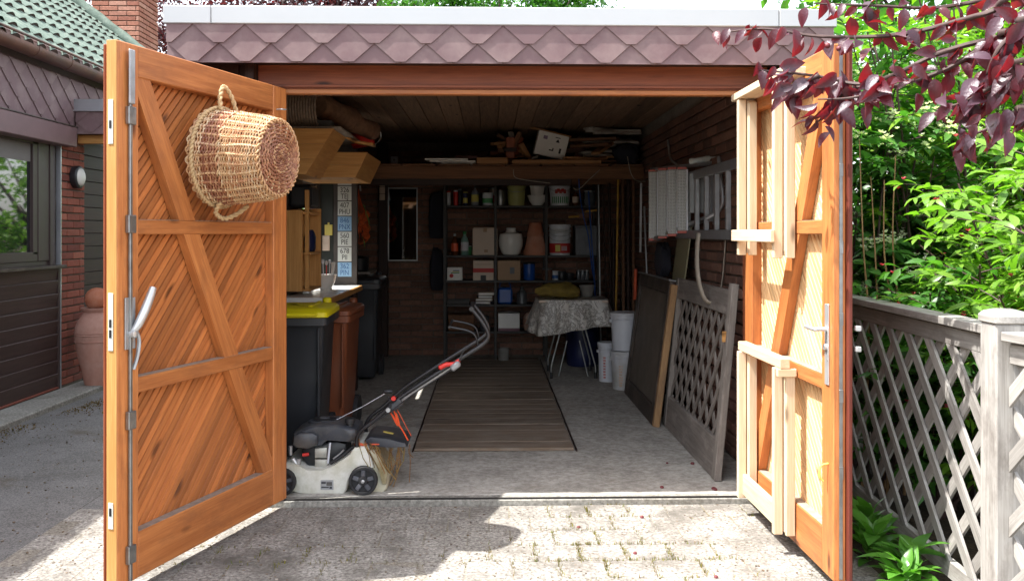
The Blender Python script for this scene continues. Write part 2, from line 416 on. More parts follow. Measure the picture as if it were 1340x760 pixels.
# ------------------------------------------------------------------ ground
asphalt = concrete('asphalt', rgb(80, 80, 80), rgb(140, 138, 135), 110, stain=rgb(86, 76, 58), stain_amt=.3, bmp=.6)
paver_m = concrete('weathered_paver', rgb(92, 88, 83), rgb(186, 182, 174), 60, stain=rgb(100, 96, 90), stain_amt=.68, bmp=.8, stain_scale=3, kind='Position', rnd=False)
bed_m = concrete('sandy_joint', rgb(90, 85, 78), rgb(160, 154, 142), 60, stain=rgb(112, 104, 76), stain_amt=.4, kind='Position', rnd=False)
floor_m = concrete('garage_concrete', rgb(150, 146, 138), rgb(188, 184, 176), 28, stain=rgb(120, 108, 88), stain_amt=.38, bmp=.12, stain_scale=1.1)
soil = concrete('soil', rgb(44, 36, 28), rgb(84, 70, 54), 40, bmp=1)
kerb_m = concrete('kerb_concrete', rgb(116, 114, 108), rgb(168, 166, 158), 50, stain=rgb(92, 86, 70), stain_amt=.4)
def sheet(name, x0, x1, y0, y1, z, mat, nx=2, ny=2, amp=0):
    mb = MB(); P = []
    for i in range(nx+1):
        row = []
        for j in range(ny+1):
            x = x0+(x1-x0)*i/nx; y = y0+(y1-y0)*j/ny
            row.append((x, y, z+(amp*mnoise.noise(Vector((x*1.7, y*1.7, 0))) if amp else 0)))
        P.append(row)
    return mb.grid(P).build(name, mat, smooth=60)
tag(sheet('ground', -150, 150, -60, 240, -.075, soil), kind='structure')
tag(sheet('asphalt_drive', -3.8, -2.1, -8, 5.6, -.034, asphalt, 12, 60, .006), kind='structure')
tag(sheet('side_path', -2.1, -1.58, -.034, 5.6, -.036, asphalt, 4, 40, .004), kind='structure')
drive = tag(sheet('driveway', -2.1, 1.62, -8, -.035, -.0332, bed_m, 40, 80, .0015), kind='structure')
pav = [cbox_mesh('paver', .197, .197, .05, .004, paver_m)]
for i in range(19):
    for j in range(10):
        x = -2.0+.2*i+(.1 if j % 2 else 0); y = -.135-.2*j
        if x > 1.52: continue
        dz = .0035*mnoise.noise(Vector((x*1.1, y*1.1, 5)))
        M = Matrix.Translation((x+random.uniform(-.002, .002), y+random.uniform(-.002, .002), -.0565+dz)) @ \
            Matrix.Rotation(random.choice((0, 1, 2, 3))*math.pi/2+random.uniform(-.012, .012), 4, 'Z') @ Matrix.Rotation(random.uniform(-.007, .007), 4, 'X')
        inst('paver', pav[0], M, drive)
# loose grit, moss and blades that grow in the joints
grit = MB(); moss = MB()
def blade(mb, x, y, z, h, w, a, lean):
    c, s_ = math.cos(a), math.sin(a)
    mb.add([(x-c*w, y-s_*w, z), (x+c*w, y+s_*w, z), (x+lean*s_*h, y-lean*c*h, z+h)], [(0, 1, 2)])
for _ in range(11000):
    x = random.uniform(-2.0, 1.5); y = random.uniform(-1.6, -.05)
    jx = round((x+2.1)/.2)*.2-2.1+(.1 if int((-y-.035)/.2) % 2 else 0); jy = -round((-y-.035)/.2)*.2-.035
    if random.random() < .6: x = jx+random.gauss(0, .006)
    else: y = jy+random.gauss(0, .006)
    dens = mnoise.noise(Vector((x*1.3, y*1.9, 3)))+.28*(x > .3)-.12
    if dens < random.uniform(0, .7): continue
    for k in range(random.randint(1, 3)):
        blade(moss, x+random.gauss(0, .006), y+random.gauss(0, .006), -.036, random.uniform(.004, .026), random.uniform(.0015, .0035), random.uniform(0, 6.3), random.uniform(-.9, .9))
for _ in range(2600):
    x = random.uniform(-3.4, 1.5); y = random.uniform(-1.5, -.04) if x > -2.1 else random.uniform(-1.0, 3.6)
    s_ = random.uniform(.0015, .006); a = random.uniform(0, 3)
    grit.cbox(s_*2, s_*1.4, s_, .001, Matrix.Translation((x, y, -.031)) @ Matrix.Rotation(a, 4, 'Z'))
moss_m = leafm('joint_moss', [rgb(96, 92, 38), rgb(126, 122, 58), rgb(104, 84, 52), rgb(88, 104, 44)], .2, .8, .2)
grit_m = brickm('grit', [rgb(70, 56, 46), rgb(140, 132, 120), rgb(104, 84, 64), rgb(176, 168, 156)])
tag(moss.build('moss_blades', moss_m), 'sparse moss and grass blades growing in the paving joints', 'moss', kind='stuff')
tag(grit.build('loose_grit', grit_m), 'loose grit and crumbs scattered over the drive', 'grit', kind='stuff')
# drifts of brown debris along the house
mb = MB()
for _ in range(2600):
    t = random.random(); x = -3.42+abs(random.gauss(0, .12))+.1*math.sin(t*9); y = -1+4.6*t
    if mnoise.noise(Vector((x*3, y*2, 9))) < random.uniform(-.3, .3): continue
    blade(mb, x, y, -.031, random.uniform(.004, .015), random.uniform(.003, .008), random.uniform(0, 6), random.uniform(-2, 2))
tag(mb.build('moss_debris', leafm('brown_debris', [rgb(84, 66, 42), rgb(112, 90, 58), rgb(96, 92, 52)], .1, .9, .1)),
    'brown moss and leaf debris lying along the house kerb', 'debris', kind='stuff')
tag(box('kerb', -3.79, -3.48, -8, 3.95, -.07, .012, kerb_m, b=.01), kind='structure')
gf = MB(); gf.box(-1.5, 1.5, .062, 5.55, -.07, 0, .004)
tag(gf.build('garage_floor', floor_m), kind='structure')
sill = MB(); sill.box(-1.2, 1.48, -.028, .058, -.07, -.001, .006)
tag(sill.build('threshold_slab', kerb_m), kind='structure')
rail_o = box('threshold_rail', -1.06, 1.35, -.024, -.012, -.001, .006, shelf_steel, b=.001)
tag(rail_o, 'dark steel threshold strip across the garage opening', 'threshold strip')

# ------------------------------------------------------------------ bricks and shingles
def in_view(p, mg=25):
    d = p[1]+DCAM
    if d < .3: return False
    xr = p[0]*math.cos(YAW)-d*math.sin(YAW); dr = p[0]*math.sin(YAW)+d*math.cos(YAW)
    u = CX+FPX*xr/dr; v = HY-FPX*(p[2]-HCAM)/dr
    return -mg < u < 1340+mg and -mg < v < 760+mg
def brick_face(parent, mat, org, U, N, w, h, single, L=.24, P=.07, bh=.057, dep=.03, holes=()):
    org, U, N = Vector(org), Vector(U), Vector(N); Z = Vector((0, 0, 1)); mb = MB(); cnt = 0
    for r in range(int(h/P)):
        z = r*P+P/2; u = -(L+.01)/2*(r % 2)
        while u < w-.02:
            a, b_ = max(u, 0), min(u+L, w); u += L+.01
            if b_-a < .03: continue
            um = (a+b_)/2
            if any(h0 < um < h1 and z0 < z < z1 for h0, h1, z0, z1 in holes): continue
            c = org+U*um+Z*z+N*(dep/2-.004+random.uniform(-.0015, .0015))
            M = axes(U, N, Z, c)
            if single(um, z): inst('brick', cbox_mesh('brick', round(b_-a, 2), dep, bh, .004, mat), M, parent); cnt += 1
            else: mb.cbox(b_-a, dep, bh, .004, M)
    if mb.v:
        o = mb.build('bricks', mat, parent); o['kind'] = 'stuff'
    return cnt
SH_P, SH_R, SH_F = .257, .092, .05      # shingle pitch, course height, flat tip
def shingle_band(parent, mat, org, U, N, w, h):
    """courses of cut-corner fibre-cement shingles, top course outermost; org is the lower start"""
    org, U, N = Vector(org), Vector(U).normalized(), Vector(N).normalized(); Z = Vector((0, 0, 1))
    rows = int(math.ceil(h/SH_R))+1
    for r in range(rows):
        tip = h-r*SH_R-SH_R            # lower edge of this course
        off = (SH_P/2 if r % 2 else 0)
        k = -1
        while k*SH_P+off < w+SH_P:
            c = k*SH_P+off; k += 1
            hw = SH_F/2+(SH_P-SH_F)/2
            poly = [(c-SH_F/2, tip), (c+SH_F/2, tip), (c+hw, tip+SH_R), (c+hw, tip+SH_R*1.35), (c+SH_F/2+.01, tip+SH_R*2.2), (c-SH_F/2-.01, tip+SH_R*2.2), (c-hw, tip+SH_R*1.35), (c-hw, tip+SH_R)]
            for n_, d in (((-1, 0), 0), ((1, 0), w), ((0, -1), 0), ((0, 1), h)):
                poly = clip_poly(poly, n_, d)
                if len(poly) < 3: break
            if len(poly) < 3: continue
            layer = (rows-r)*.0055
            cx_ = sum(p[0] for p in poly)/len(poly); cz = sum(p[1] for p in poly)/len(poly)
            mb = MB(); mb.prism([(x-cx_, z-cz) for x, z in poly], .0045)
            o = inst('shingle', mb.mesh('shingle', mat), axes(U, Z, U.cross(Z), org+U*cx_+Z*cz+N*layer+N*0), parent)
            # the lower edge stands off a little
            o.matrix_basis = o.matrix_basis @ Matrix.Rotation(R(-1.6)*(1 if U.cross(Z).dot(N) > 0 else -1), 4, 'X')

# ------------------------------------------------------------------ garage
gar = thing('garage', 'flat roofed brick garage with mauve shingle fascia and open timber doorway', 'garage', (0, 0, 0))
mb = MB(); mb.box(1.522, 1.64, .1, 5.66, -.07, 2.44, .002)
rw = mb.build('right_wall', mortar, gar)
brick_face(rw, dark_brick, (1.524, .1, 0), (0, 1, 0), (-1, 0, 0), 5.4, 2.38, lambda u, z: u < 2.3 and z > 1.05)
mb = MB(); mb.box(-1.58, 1.52, 5.562, 5.7, -.07, 2.44, .002)
bw = mb.build('back_wall', dark_mortar, gar)
brick_face(bw, dark_brick, (-1.5, 5.564, 0), (1, 0, 0), (0, -1, 0), 3.0, 2.38, lambda u, z: False)
mb = MB()
WY0, WY1, WZ0, WZ1 = 2.6, 3.24, .98, 1.8
mb.box(-1.58, -1.5, .1, WY0, -.07, 2.44, 0).box(-1.58, -1.5, WY1, 5.56, -.07, 2.44, 0)
mb.box(-1.58, -1.5, WY0, WY1, -.07, WZ0, 0).box(-1.58, -1.5, WY0, WY1, WZ1, 2.44, 0)
lw = mb.build('left_wall', plain('dim_plaster', rgb(92, 84, 74), .9, var=.2, ns=4, dirt=rgb(70, 60, 50)), gar)
wn = MB(); wn.box(-1.56, -1.53, WY0, WY1, WZ0, WZ0+.03).box(-1.56, -1.53, WY0, WY1, WZ1-.03, WZ1)
wn.box(-1.56, -1.53, WY0, WY0+.03, WZ0+.03, WZ1-.03).box(-1.56, -1.53, WY1-.03, WY1, WZ0+.03, WZ1-.03)
wn.build('window_frame', frame_brown, gar)
ce = MB(); ce.box(-1.5, 1.5, .1, 5.55, 2.425, 2.44, 0)
ceo = ce.build('ceiling', dark_wood, gar)
for i in range(19):
    x = -1.5+i*.158
    box('ceiling_plank', x+.002, x+.156, .1, 5.55, 2.4+random.uniform(0, .002), 2.422, ceil_wood, ceo, .004)
ro = MB(); ro.box(-1.6, 1.74, -.14, 5.78, 2.442, 2.495, .005)
ro.build('roof', plain('bitumen_roof', rgb(60, 60, 62), .9, bmp=.3), gar)
fa = MB(); fa.box(-1.6, 1.74, -.172, -.142, 2.235, 2.43, .002)
fao = fa.build('fascia', dark_wood, gar)
shingle_band(fao, shingle_m, (-1.6, -.174, 2.228), (1, 0, 0), (0, -1, 0), 3.34, .19)
for a, b_ in ((-1.615, -1.38), (-1.378, 1.46), (1.462, 1.755)):
    box('coping', a, b_, -.2065, -.1, 2.418, 2.508, coping_m, gar, .004)
box('soffit', -1.59, 1.73, -.14, .0, 2.25, 2.262, dark_wood, gar)
box('lintel', -1.2, 1.48, 0, .1, 2.125, 2.3, lintel_wood, gar, .004)
box('lintel_lip', -1.072, 1.36, -.018, .04, 2.1, 2.124, door_wood, gar, .003)
box('lintel_strip', -1.19, 1.47, -.012, -.001, 2.135, 2.15, lintel_wood, gar, .002)
box('infill_wall', 1.46, 1.64, 0, .1, -.07, 2.3, dark_wood, gar)
for i in range(4):
    box('wall_board', -1.58+i*.095, -1.487+i*.095, .0, .1, -.07, 2.3, dark_wood, gar)
box('door_post', -1.2, -1.072, -.002, .098, -.0, 2.12, lintel_wood, gar, .004)
box('door_jamb', -1.09, -1.071, -.03, -.004, -.0, 2.1, door_wood, gar, .002)
box('door_post', 1.36, 1.46, -.002, .098, -.0, 2.12, lintel_wood, gar, .004)
box('downpipe_board', -1.25, -1.205, -.06, -.001, 2.0, 2.25, dark_wood, gar, .002)

# ------------------------------------------------------------------ house on the other side of the drive
hs = thing('house', 'low house with green netted tile roof, mauve shingles and brown boarding beside the drive', 'house', (-3.8, 3, 0))
def HL(p): return Vector(p)-Vector((-3.8, 3, 0))
def hbox(name, x0, x1, y0, y1, z0, z1, mat, parent=None, b=.003):
    if parent is None or parent is hs:
        return box(name, x0+3.8, x1+3.8, y0-3, y1-3, z0, z1, mat, hs, b)
    return box(name, x0+3.8, x1+3.8, y0-3, y1-3, z0, z1, mat, parent, b)
hbox('wall', -7.5, -3.9, -8, 2.0, -.07, 2.7, siding_wood)
hbox('wall', -7.5, -3.9, 3.36, 7.9, -.07, 2.8, siding_wood)
hbox('wall', -7.5, -3.9, 2.0, 3.36, -.07, 1.05, siding_wood)
hbox('wall', -7.5, -3.9, 2.0, 3.36, 2.32, 2.8, siding_wood)
sg = hbox('siding', -3.9, -3.835, -8, 3.36, -.02, 1.07, dark_wood)
def sub(o, parent):
    """re-parent keeping the house frame"""
    M = o.matrix_basis.copy(); o.parent = parent; o.matrix_basis = parent.matrix_basis.inverted() @ M; return o
for i in range(9):
    z = .03+i*.117
    bd = beam('siding_board', HL((-3.808, -8, z+.058)), HL((-3.808, 3.355, z+.058)), .02, .122, siding_wood, hs, up=(.16, 0, 1), b=.004)
    sub(bd, sg)
sub(hbox('base_strip', -3.83, -3.79, -8, 3.36, .012, .028, red_brick), sg)
hbox('corner_strip', -3.84, -3.79, 3.355, 3.385, 0, 1.1, frame_brown)
hbox('flashing', -3.83, -3.785, 3.388, 3.402, 0, 2.3, zinc, b=.001)
hbox('window_sill', -3.86, -3.74, 1.9, 3.41, 1.075, 1.1, dark_frame)
win = hbox('window', -3.9, -3.84, 2.0, 3.355, 1.1, 1.14, frame_brown)
for a in [(-3.9, -3.82, 3.27, 3.355, 1.1, 2.31), (-3.9, -3.82, 2.0, 3.27, 2.22, 2.31), (-3.9, -3.82, 2.34, 2.42, 1.1, 2.22)]:
    sub(hbox('frame', *a, frame_brown), win)
for a in [(-3.88, -3.835, 3.0, 3.08, 1.2, 2.2), (-3.88, -3.835, 2.42, 3.08, 1.14, 1.22), (-3.88, -3.835, 2.42, 3.08, 2.13, 2.22), (-3.87, -3.83, 3.08, 3.27, 1.14, 2.2)]:
    sub(hbox('sash', *a, frame_brown), win)
gm, n_, l_, p_ = mat_new('dark_window_glass')
p_.inputs['Base Color'].default_value = (.012, .014, .016, 1); p_.inputs['Roughness'].default_value = .03; p_.inputs['IOR'].default_value = 2.1
sub(hbox('pane', -3.872, -3.862, 2.42, 3.0, 1.22, 2.13, gm, b=0), win)
sub(hbox('pane', -3.872, -3.862, 1.9, 2.34, 1.14, 2.22, gm, b=0), win)
sub(hbox('blind', -3.8615, -3.856, 2.42, 3.0, 1.98, 2.13, plain('grey_blind', rgb(116, 112, 108), .8, var=.06), b=0), win)
hbox('wall', -4.3, -3.9, 1.5, 2.0, 1.0, 2.4, siding_wood)
hbox('room_back', -4.75, -4.7, 1.9, 3.45, 1.0, 2.4, siding_wood)
pr = hbox('pier', -4.1, -3.815, 3.405, 3.87, -.02, 2.3, mortar)
def brick_face_h(parent, mat, org, U, N, w, h, single):
    """bricks in the house's frame, then hung under their part"""
    before = set(hs.children); brick_face(hs, mat, HL(org), U, N, w, h, single)
    for o in [c for c in hs.children if c not in before]: sub(o, parent)
brick_face_h(pr, red_brick, (-3.817, 3.405, .02), (0, 1, 0), (1, 0, 0), .465, 2.27, lambda u, z: True)
hbox('lintel_board', -3.9, -3.7, -8, 3.52, 2.15, 2.325, lint_paint, b=.006)
band = hbox('shingle_band', -3.9, -3.765, -8, 5.2, 2.327, 2.83, dark_wood)
before = set(hs.children)
shingle_band(hs, shingle_m, HL((-3.763, 1.4, 2.33)), (0, 1, 0), (1, 0, 0), 3.2, .5)
for o in [c for c in hs.children if c not in before]: sub(o, band)
hbox('shingle_edge_strip', -3.73, -3.695, -8, 3.53, 2.326, 2.336, dark_frame, b=.001)
# gutter
gu = MB(); gu.tube([HL((-3.62, -8, 2.845)), HL((-3.62, 8.0, 2.845))], .07, 14)
g = gu.build('gutter', copper_pipe, hs, smooth=50)
mb = MB(); mb.tube([HL((-3.552, -8, 2.9)), HL((-3.552, 8.0, 2.9))], .011, 8); mb.build('gutter_bead', copper_pipe, g, smooth=60)
for y in (2.55, 3.12): 
    mb = MB(); mb.tube([HL((-3.62, y-.02, 2.845)), HL((-3.62, y+.02, 2.845))], .0735, 14); mb.build('gutter_joint', copper_pipe, g, smooth=50)
# roof plane with tiles
PT = R(38); US = Vector((-math.cos(PT), 0, math.sin(PT))); NS = Vector((math.sin(PT), 0, math.cos(PT)))
E0 = Vector((-3.6, 0, 2.885))
mb = MB()
a = [HL(E0+US*(-.0)+Vector((0, y, 0))-NS*.05) for y in (-8, 8.0)]; b2 = [HL(E0+US*5+Vector((0, y, 0))-NS*.05) for y in (-8, 8.0)]
mb.loft([[a[0], a[1], b2[1], b2[0]], [p-NS*.12 for p in (a[0], a[1], b2[1], b2[0])]])
roof = mb.build('roof', dark_wood, hs)
mb = MB()
c2 = [HL(E0+US*5+Vector((0, y, 0))-NS*.05) for y in (-8, 8.0)]
c3 = [p+Vector((-3.9, 0, -3.05)) for p in c2]
mb.loft([[c2[0], c2[1], c3[1], c3[0]], [p-Vector((0, 0, .15)) for p in (c2[0], c2[1], c3[1], c3[0])]])
mb.build('rear_roof_slope', dark_wood, roof)
net_m, n_, l_, p_ = mat_new('green_netted_tile')
v_ = coords(n_, l_); f1 = noise(n_, l_, v_, 9, 6, .7); f2 = noise(n_, l_, v_, 45, 3, .6)
c_ = ramp(n_, l_, f1, [(.3, rgb(62, 76, 66)), (.5, rgb(90, 106, 95)), (.7, rgb(118, 126, 115))])
c_ = mixc(n_, l_, ramp(n_, l_, f2, [(.6, (0, 0, 0, 1)), (.74, (.8, .8, .8, 1))]), c_, rgb(74, 84, 70))
l_.new(c_, p_.inputs['Base Color']); p_.inputs['Roughness'].default_value = .8; bump(n_, l_, p_, f2, .4, .004)
tile_shade = plain('shaded_tile_nose', rgb(66, 48, 40), .8, var=.3, ns=14)  # brown, with the shade of the open tile noses put into the colour
def tile_mesh():
    mb = MB(); n = 8; L = .33
    prof = [(-.105+.21*i/n, .026*math.sin(math.pi*min(1, (i/n)/.62)) if i/n < .62 else -.012*math.sin(math.pi*(i/n-.62)/.38)) for i in range(n+1)]
    top = [[(x, 0, z+.03) for x, z in prof], [(x, L, z) for x, z in prof]]
    mb.grid(top); nf = len(mb.f)
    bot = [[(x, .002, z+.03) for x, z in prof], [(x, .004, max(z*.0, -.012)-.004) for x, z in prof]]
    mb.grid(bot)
    me = mb.mesh('roof_tile', [net_m, tile_shade], 60)
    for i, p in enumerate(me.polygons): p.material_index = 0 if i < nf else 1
    return me
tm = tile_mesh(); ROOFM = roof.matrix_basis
rest = MB(); nt_ = 0
for r in range(13):
    for k in range(80):
        y = -7.9+.2*k+.1
        o_ = E0+US*(.285*r-.06)+Vector((0, y, 0))+NS*(-.02)
        M = axes((0, 1, 0), US, Vector((0, 1, 0)).cross(US), HL(o_)) @ Matrix.Rotation(random.uniform(-.012, .012), 4, 'Z')
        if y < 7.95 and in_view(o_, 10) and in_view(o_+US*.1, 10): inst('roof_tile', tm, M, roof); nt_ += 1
        else: rest.add([v.co for v in tm.vertices], [tuple(p.vertices) for p in tm.polygons if p.material_index == 0], M)
o = rest.build('far_tiles', net_m, roof); o['kind'] = 'stuff'
mb = MB(); pts = [HL(E0+US*t+Vector((0, 8.02, 0))+NS*.03) for t in np.linspace(-.05, 5, 24)]
mb.tube(pts, [.085+.012*(i % 2) for i in range(24)], 10); mb.build('verge', net_m, roof, smooth=60)
ch = hbox('chimney', -5.56, -4.92, 8.15, 8.85, 2.0, 6.2, mortar)
brick_face_h(ch, pale_brick, (-5.57, 8.152, 2.6), (1, 0, 0), (0, -1, 0), .66, 3.5, lambda u, z: False)
brick_face_h(ch, pale_brick, (-4.922, 8.14, 2.6), (0, 1, 0), (1, 0, 0), .7, 3.5, lambda u, z: False)
# porch roof between house and garage
po = hbox('porch_roof', -3.76, -2.95, 3.62, 4.6, 2.29, 2.46, dark_wood)
sub(hbox('porch_coping', -3.76, -2.94, 3.53, 3.62, 2.475, 2.585, zinc), po)
before = set(hs.children)
hbox('porch_fascia', -3.76, -2.94, 3.58, 3.615, 2.27, 2.48, dark_wood)
shingle_band(hs, shingle_m, HL((-3.73, 3.578, 2.275)), (1, 0, 0), (0, -1, 0), .85, .2)
for o in [c for c in hs.children if c not in before]: sub(o, po)
sub(hbox('porch_beam', -3.76, -2.96, 3.66, 3.74, 2.2, 2.285, pale_wood), po)
for i in range(18):
    hbox('porch_board', -3.9, -3.876, 3.9, 7.85, .005+i*.125, .124+i*.125, dark_wood)
hbox('porch_post', -3.03, -2.95, 3.66, 3.74, -.07, 2.2, dark_wood)

# urn, ball and lamp at the house
u0 = Vector((W(127, 450, 3.6).x, 3.6, -.034))
urn = thing('urn', 'tall pinkish terracotta urn standing against the brick pier', 'urn', u0)
mb = MB(); mb.lathe([(.09, 0), (.095, .01), (.12, .12), (.16, .3), (.185, .45), (.19, .5), (.185, .56), (.16, .63), (.125, .68), (.115, .7), (.135, .725), (.138, .74), (.115, .74), (.1, .7), (.1, .6)], 28, capt=False)
mb.build('body', urn_m, urn, smooth=40)
for z, r in ((.44, .1865), (.5, .1925), (.52, .1915)):
    mb = MB(); mb.tube([(r*math.cos(t), r*math.sin(t), z) for t in np.linspace(0, 2*math.pi, 33)[:-1]], .004, 6, closed=True); mb.build('ridge', urn_m, urn, smooth=60)
bl = MB(); bl.lathe([(.005, -.105), (.05, -.095), (.085, -.06), (.104, -.01), (.1, .04), (.08, .075), (.045, .1), (.004, .108)], 20)
tag(bl.build('terracotta_ball', terra, smooth=60, loc=(u0.x, u0.y, u0.z+.812)), 'orange terracotta ball resting in the mouth of the urn', 'ball')
lp = thing('wall_lamp', 'round black bulkhead lamp with white diffuser on the brick pier', 'wall lamp', (-3.79, 3.66, 1.89))
XF = axes((0, 1, 0), (0, 0, 1), (1, 0, 0), (0, 0, 0))
mb = MB(); mb.lathe([(.1, 0), (.104, .01), (.104, .05), (.095, .06), (.082, .062), (.08, .05)], 28, XF); mb.build('housing', black_pl, lp, smooth=35)
mb = MB(); mb.lathe([(.081, .05), (.079, .066), (.06, .078), (.03, .085), (.003, .086)], 28, XF); mb.build('diffuser', plain('opal_glass', rgb(208, 206, 198), .35, var=.04), lp, smooth=60)

# ------------------------------------------------------------------ garage doors
dust_m = plain('pale_dust', rgb(150, 134, 120), .95, var=.3, ns=30)
def door(name, label, hinge, free, side, board_mat):
    """side = +1: the inner face looks to +Y of the frame whose X runs hinge -> free"""
    h, f = Vector(hinge), Vector(free); Wd = (f-h).length; ang = math.atan2(f.y-h.y, f.x-h.x)
    t = thing(name, label, 'garage door', (h.x, h.y, 0), ang)
    Z0, Z1, TH = .022, 2.118, .05
    def bx(n, x0, x1, z0, z1, d0, d1, m=door_wood, b=.004):
        y0, y1 = sorted((side*d0, side*d1)); return box(n, x0, x1, y0, y1, z0, z1, m, t, b)
    FS, HS = .12, .125
    bx('stile', 0, HS, Z0, Z1, 0, TH); bx('stile', Wd-FS, Wd, Z0, Z1, 0, TH)
    if side < 0: bx('outer_lip', Wd-.012, Wd+.022, Z0, Z1, -.019, -.001, rail_red)
    else: bx('edge_strip', Wd+.0005, Wd+.004, Z0, Z1, .002, TH-.002, pale_wood, .001)
    bx('top_rail', HS, Wd-FS, Z1-.125, Z1, 0, TH-.001); bx('bottom_rail', HS, Wd-FS, Z0, Z0+.18, 0, TH-.001)
    bx('mid_rail', HS, Wd-FS, 1.375, 1.433, .002, TH-.004); bx('mid_rail', HS, Wd-FS, .75, .812, .002, TH-.004)
    for zz in (1.433, .812, Z0+.18): bx('dust_film', HS+.01, Wd-FS-.01, zz, zz+.0015, .003, TH-.006, dust_m, 0)
    # the brace, one length between the rails each
    xa, za, xb, zb = Wd-FS-.02, Z1-.125, HS+.03, Z0+.18
    def at(z): return xa+(xb-xa)*(za-z)/(za-zb)
    for z0, z1 in ((za, 1.433), (1.375, .812), (.75, zb)):
        hw = .055
        poly = [(at(z0)-hw, z0), (at(z0)+hw, z0), (at(z1)+hw, z1), (at(z1)-hw, z1)]
        poly = clip_poly(clip_poly(poly, (1, 0), Wd-FS-.001), (-1, 0), -HS-.001)
        c = (sum(p[0] for p in poly)/len(poly), sum(p[1] for p in poly)/len(poly))
        d = Vector((at(z1)-at(z0), z1-z0)).normalized()
        lp_ = [((p[0]-c[0])*d.x+(p[1]-c[1])*d.y, -(p[0]-c[0])*d.y+(p[1]-c[1])*d.x) for p in poly]
        mb = MB(); mb.prism(lp_, .04)
        M = axes((d.x, 0, d.y), (-d.y, 0, d.x), (0, -1, 0), (c[0], side*.004 if side < 0 else .044, c[1]))
        inst('brace', mb.mesh('brace', door_wood), M, t)
    # diagonal matchboards
    a = R(47); e = Vector((-math.cos(a), math.sin(a))); nrm = Vector((math.sin(a), math.cos(a)))
    x0, x1, z0, z1 = HS-.01, Wd-FS+.01, Z0+.17, Z1-.115
    bw_ = .032; s = nrm.x*x0+nrm.y*z0
    smax = nrm.x*x1+nrm.y*z1
    while s < smax:
        g = .0027
        poly = [(x0, z0), (x1, z0), (x1, z1), (x0, z1)]
        poly = clip_poly(clip_poly(poly, tuple(nrm), s+bw_-g), tuple(-nrm), -(s+g)); s += bw_
        if len(poly) < 3: continue
        c = (sum(p[0] for p in poly)/len(poly), sum(p[1] for p in poly)/len(poly))
        def loc(p, k=1.0):
            q = ((p[0]-c[0])*e.x+(p[1]-c[1])*e.y, (p[0]-c[0])*nrm.x+(p[1]-c[1])*nrm.y); return q
        base = [loc(p) for p in poly]
        mid = [(q[0], q[1]) for q in base]; top = [(q[0], q[1]*.86) for q in base]
        mb = MB(); n = len(base)
        sgn = 1 if side > 0 else -1
        # local X=e, local Y=nrm, local Z = out of the inner face
        mb.loft([[(x, y, 0) for x, y in base], [(x, y, .011) for x, y in mid], [(x, y, .015) for x, y in top]])
        X3 = Vector((e.x, 0, e.y)); Y3 = Vector((nrm.x, 0, nrm.y)); Z3 = Vector((0, side, 0))
        o = inst('board', mb.mesh('board', board_mat), axes(X3, Y3, Z3, (c[0], side*(-.014+random.uniform(-.001, .001)), c[1])), t)
    bx('backing_sheet', .01, Wd-.01, Z0+.01, Z1-.01, -.026, -.016, lintel_wood)
    # hinges on the outer edge
    for z in (.35, 1.1, 1.8):
        bx('hinge', -.012, .0, z, z+.12, .02, .034, steel, .002)
    return t, bx, Wd
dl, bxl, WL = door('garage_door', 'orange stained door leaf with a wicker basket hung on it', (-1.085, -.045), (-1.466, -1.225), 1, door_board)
dr, bxr, WR = door('garage_door', 'sunlit orange door leaf with pale batten racks beside the lattice fence', (1.382, -.045), (1.392, -1.235), -1, pale_board)
# left leaf ironmongery: espagnolette rod, guides, keeps, lever handle
xr = WL-.062
bxl('rod', xr-.008, xr+.008, .03, 2.02, .052, .064, steel, .003)
bxl('rod_bolt', xr-.012, xr+.02, 1.88, 2.09, .064, .072, alu, .003)
for z in (1.8, 1.38, .62, .1): bxl('rod_guide', xr-.022, xr+.022, z, z+.07, .0515, .07, steel, .003)
bxl('lock_plate', xr-.03, xr+.028, .93, 1.13, .0515, .058, alu, .002)
hp = spline([(xr-.005, .062, .995), (xr-.02, .075, 1.02), (xr-.045, .085, 1.07), (xr-.075, .09, 1.13), (xr-.09, .092, 1.165)], 6)
mb = MB(); mb.tube(hp, [.012+.006*math.sin(i/len(hp)*3.1) for i in range(len(hp))], 8); mb.build('lever_handle', chrome, dl, smooth=50)
mb = MB(); mb.lathe([(.016, 0), (.016, .02), (.008, .024)], 12, axes((1, 0, 0), (0, 0, 1), (0, 1, 0), (xr-.005, .058, .99)) @ Matrix.Diagonal((1, 1, 1, 1))); mb.build('lever_pivot', chrome, dl, smooth=40, fixn=True)
mb = MB(); mb.tube(spline([(xr-.028, .06, 1.0), (xr-.04, .066, .96), (xr-.03, .066, .9), (xr-.012, .062, .85)], 5), .008, 6); mb.build('lever_arm', alu, dl, smooth=50)
for z, hh in ((1.72, .17), (.93, .22), (.25, .1)): box('strike_plate', WL+.004, WL+.007, .012, .034, z, z+hh, plate_w, dl, .001)
for z in (1.78, 1.02, .98, .3): box('strike_slot', WL+.007, WL+.0085, .018, .028, z, z+.03, ink, dl, 0)
mb = MB(); mb.tube(spline([(.1, .052, 2.0), (.1, .08, 2.0), (.085, .085, 2.0), (.06, .082, 2.004)], 5), .004, 6); mb.build('hook', chrome, dl, smooth=50)
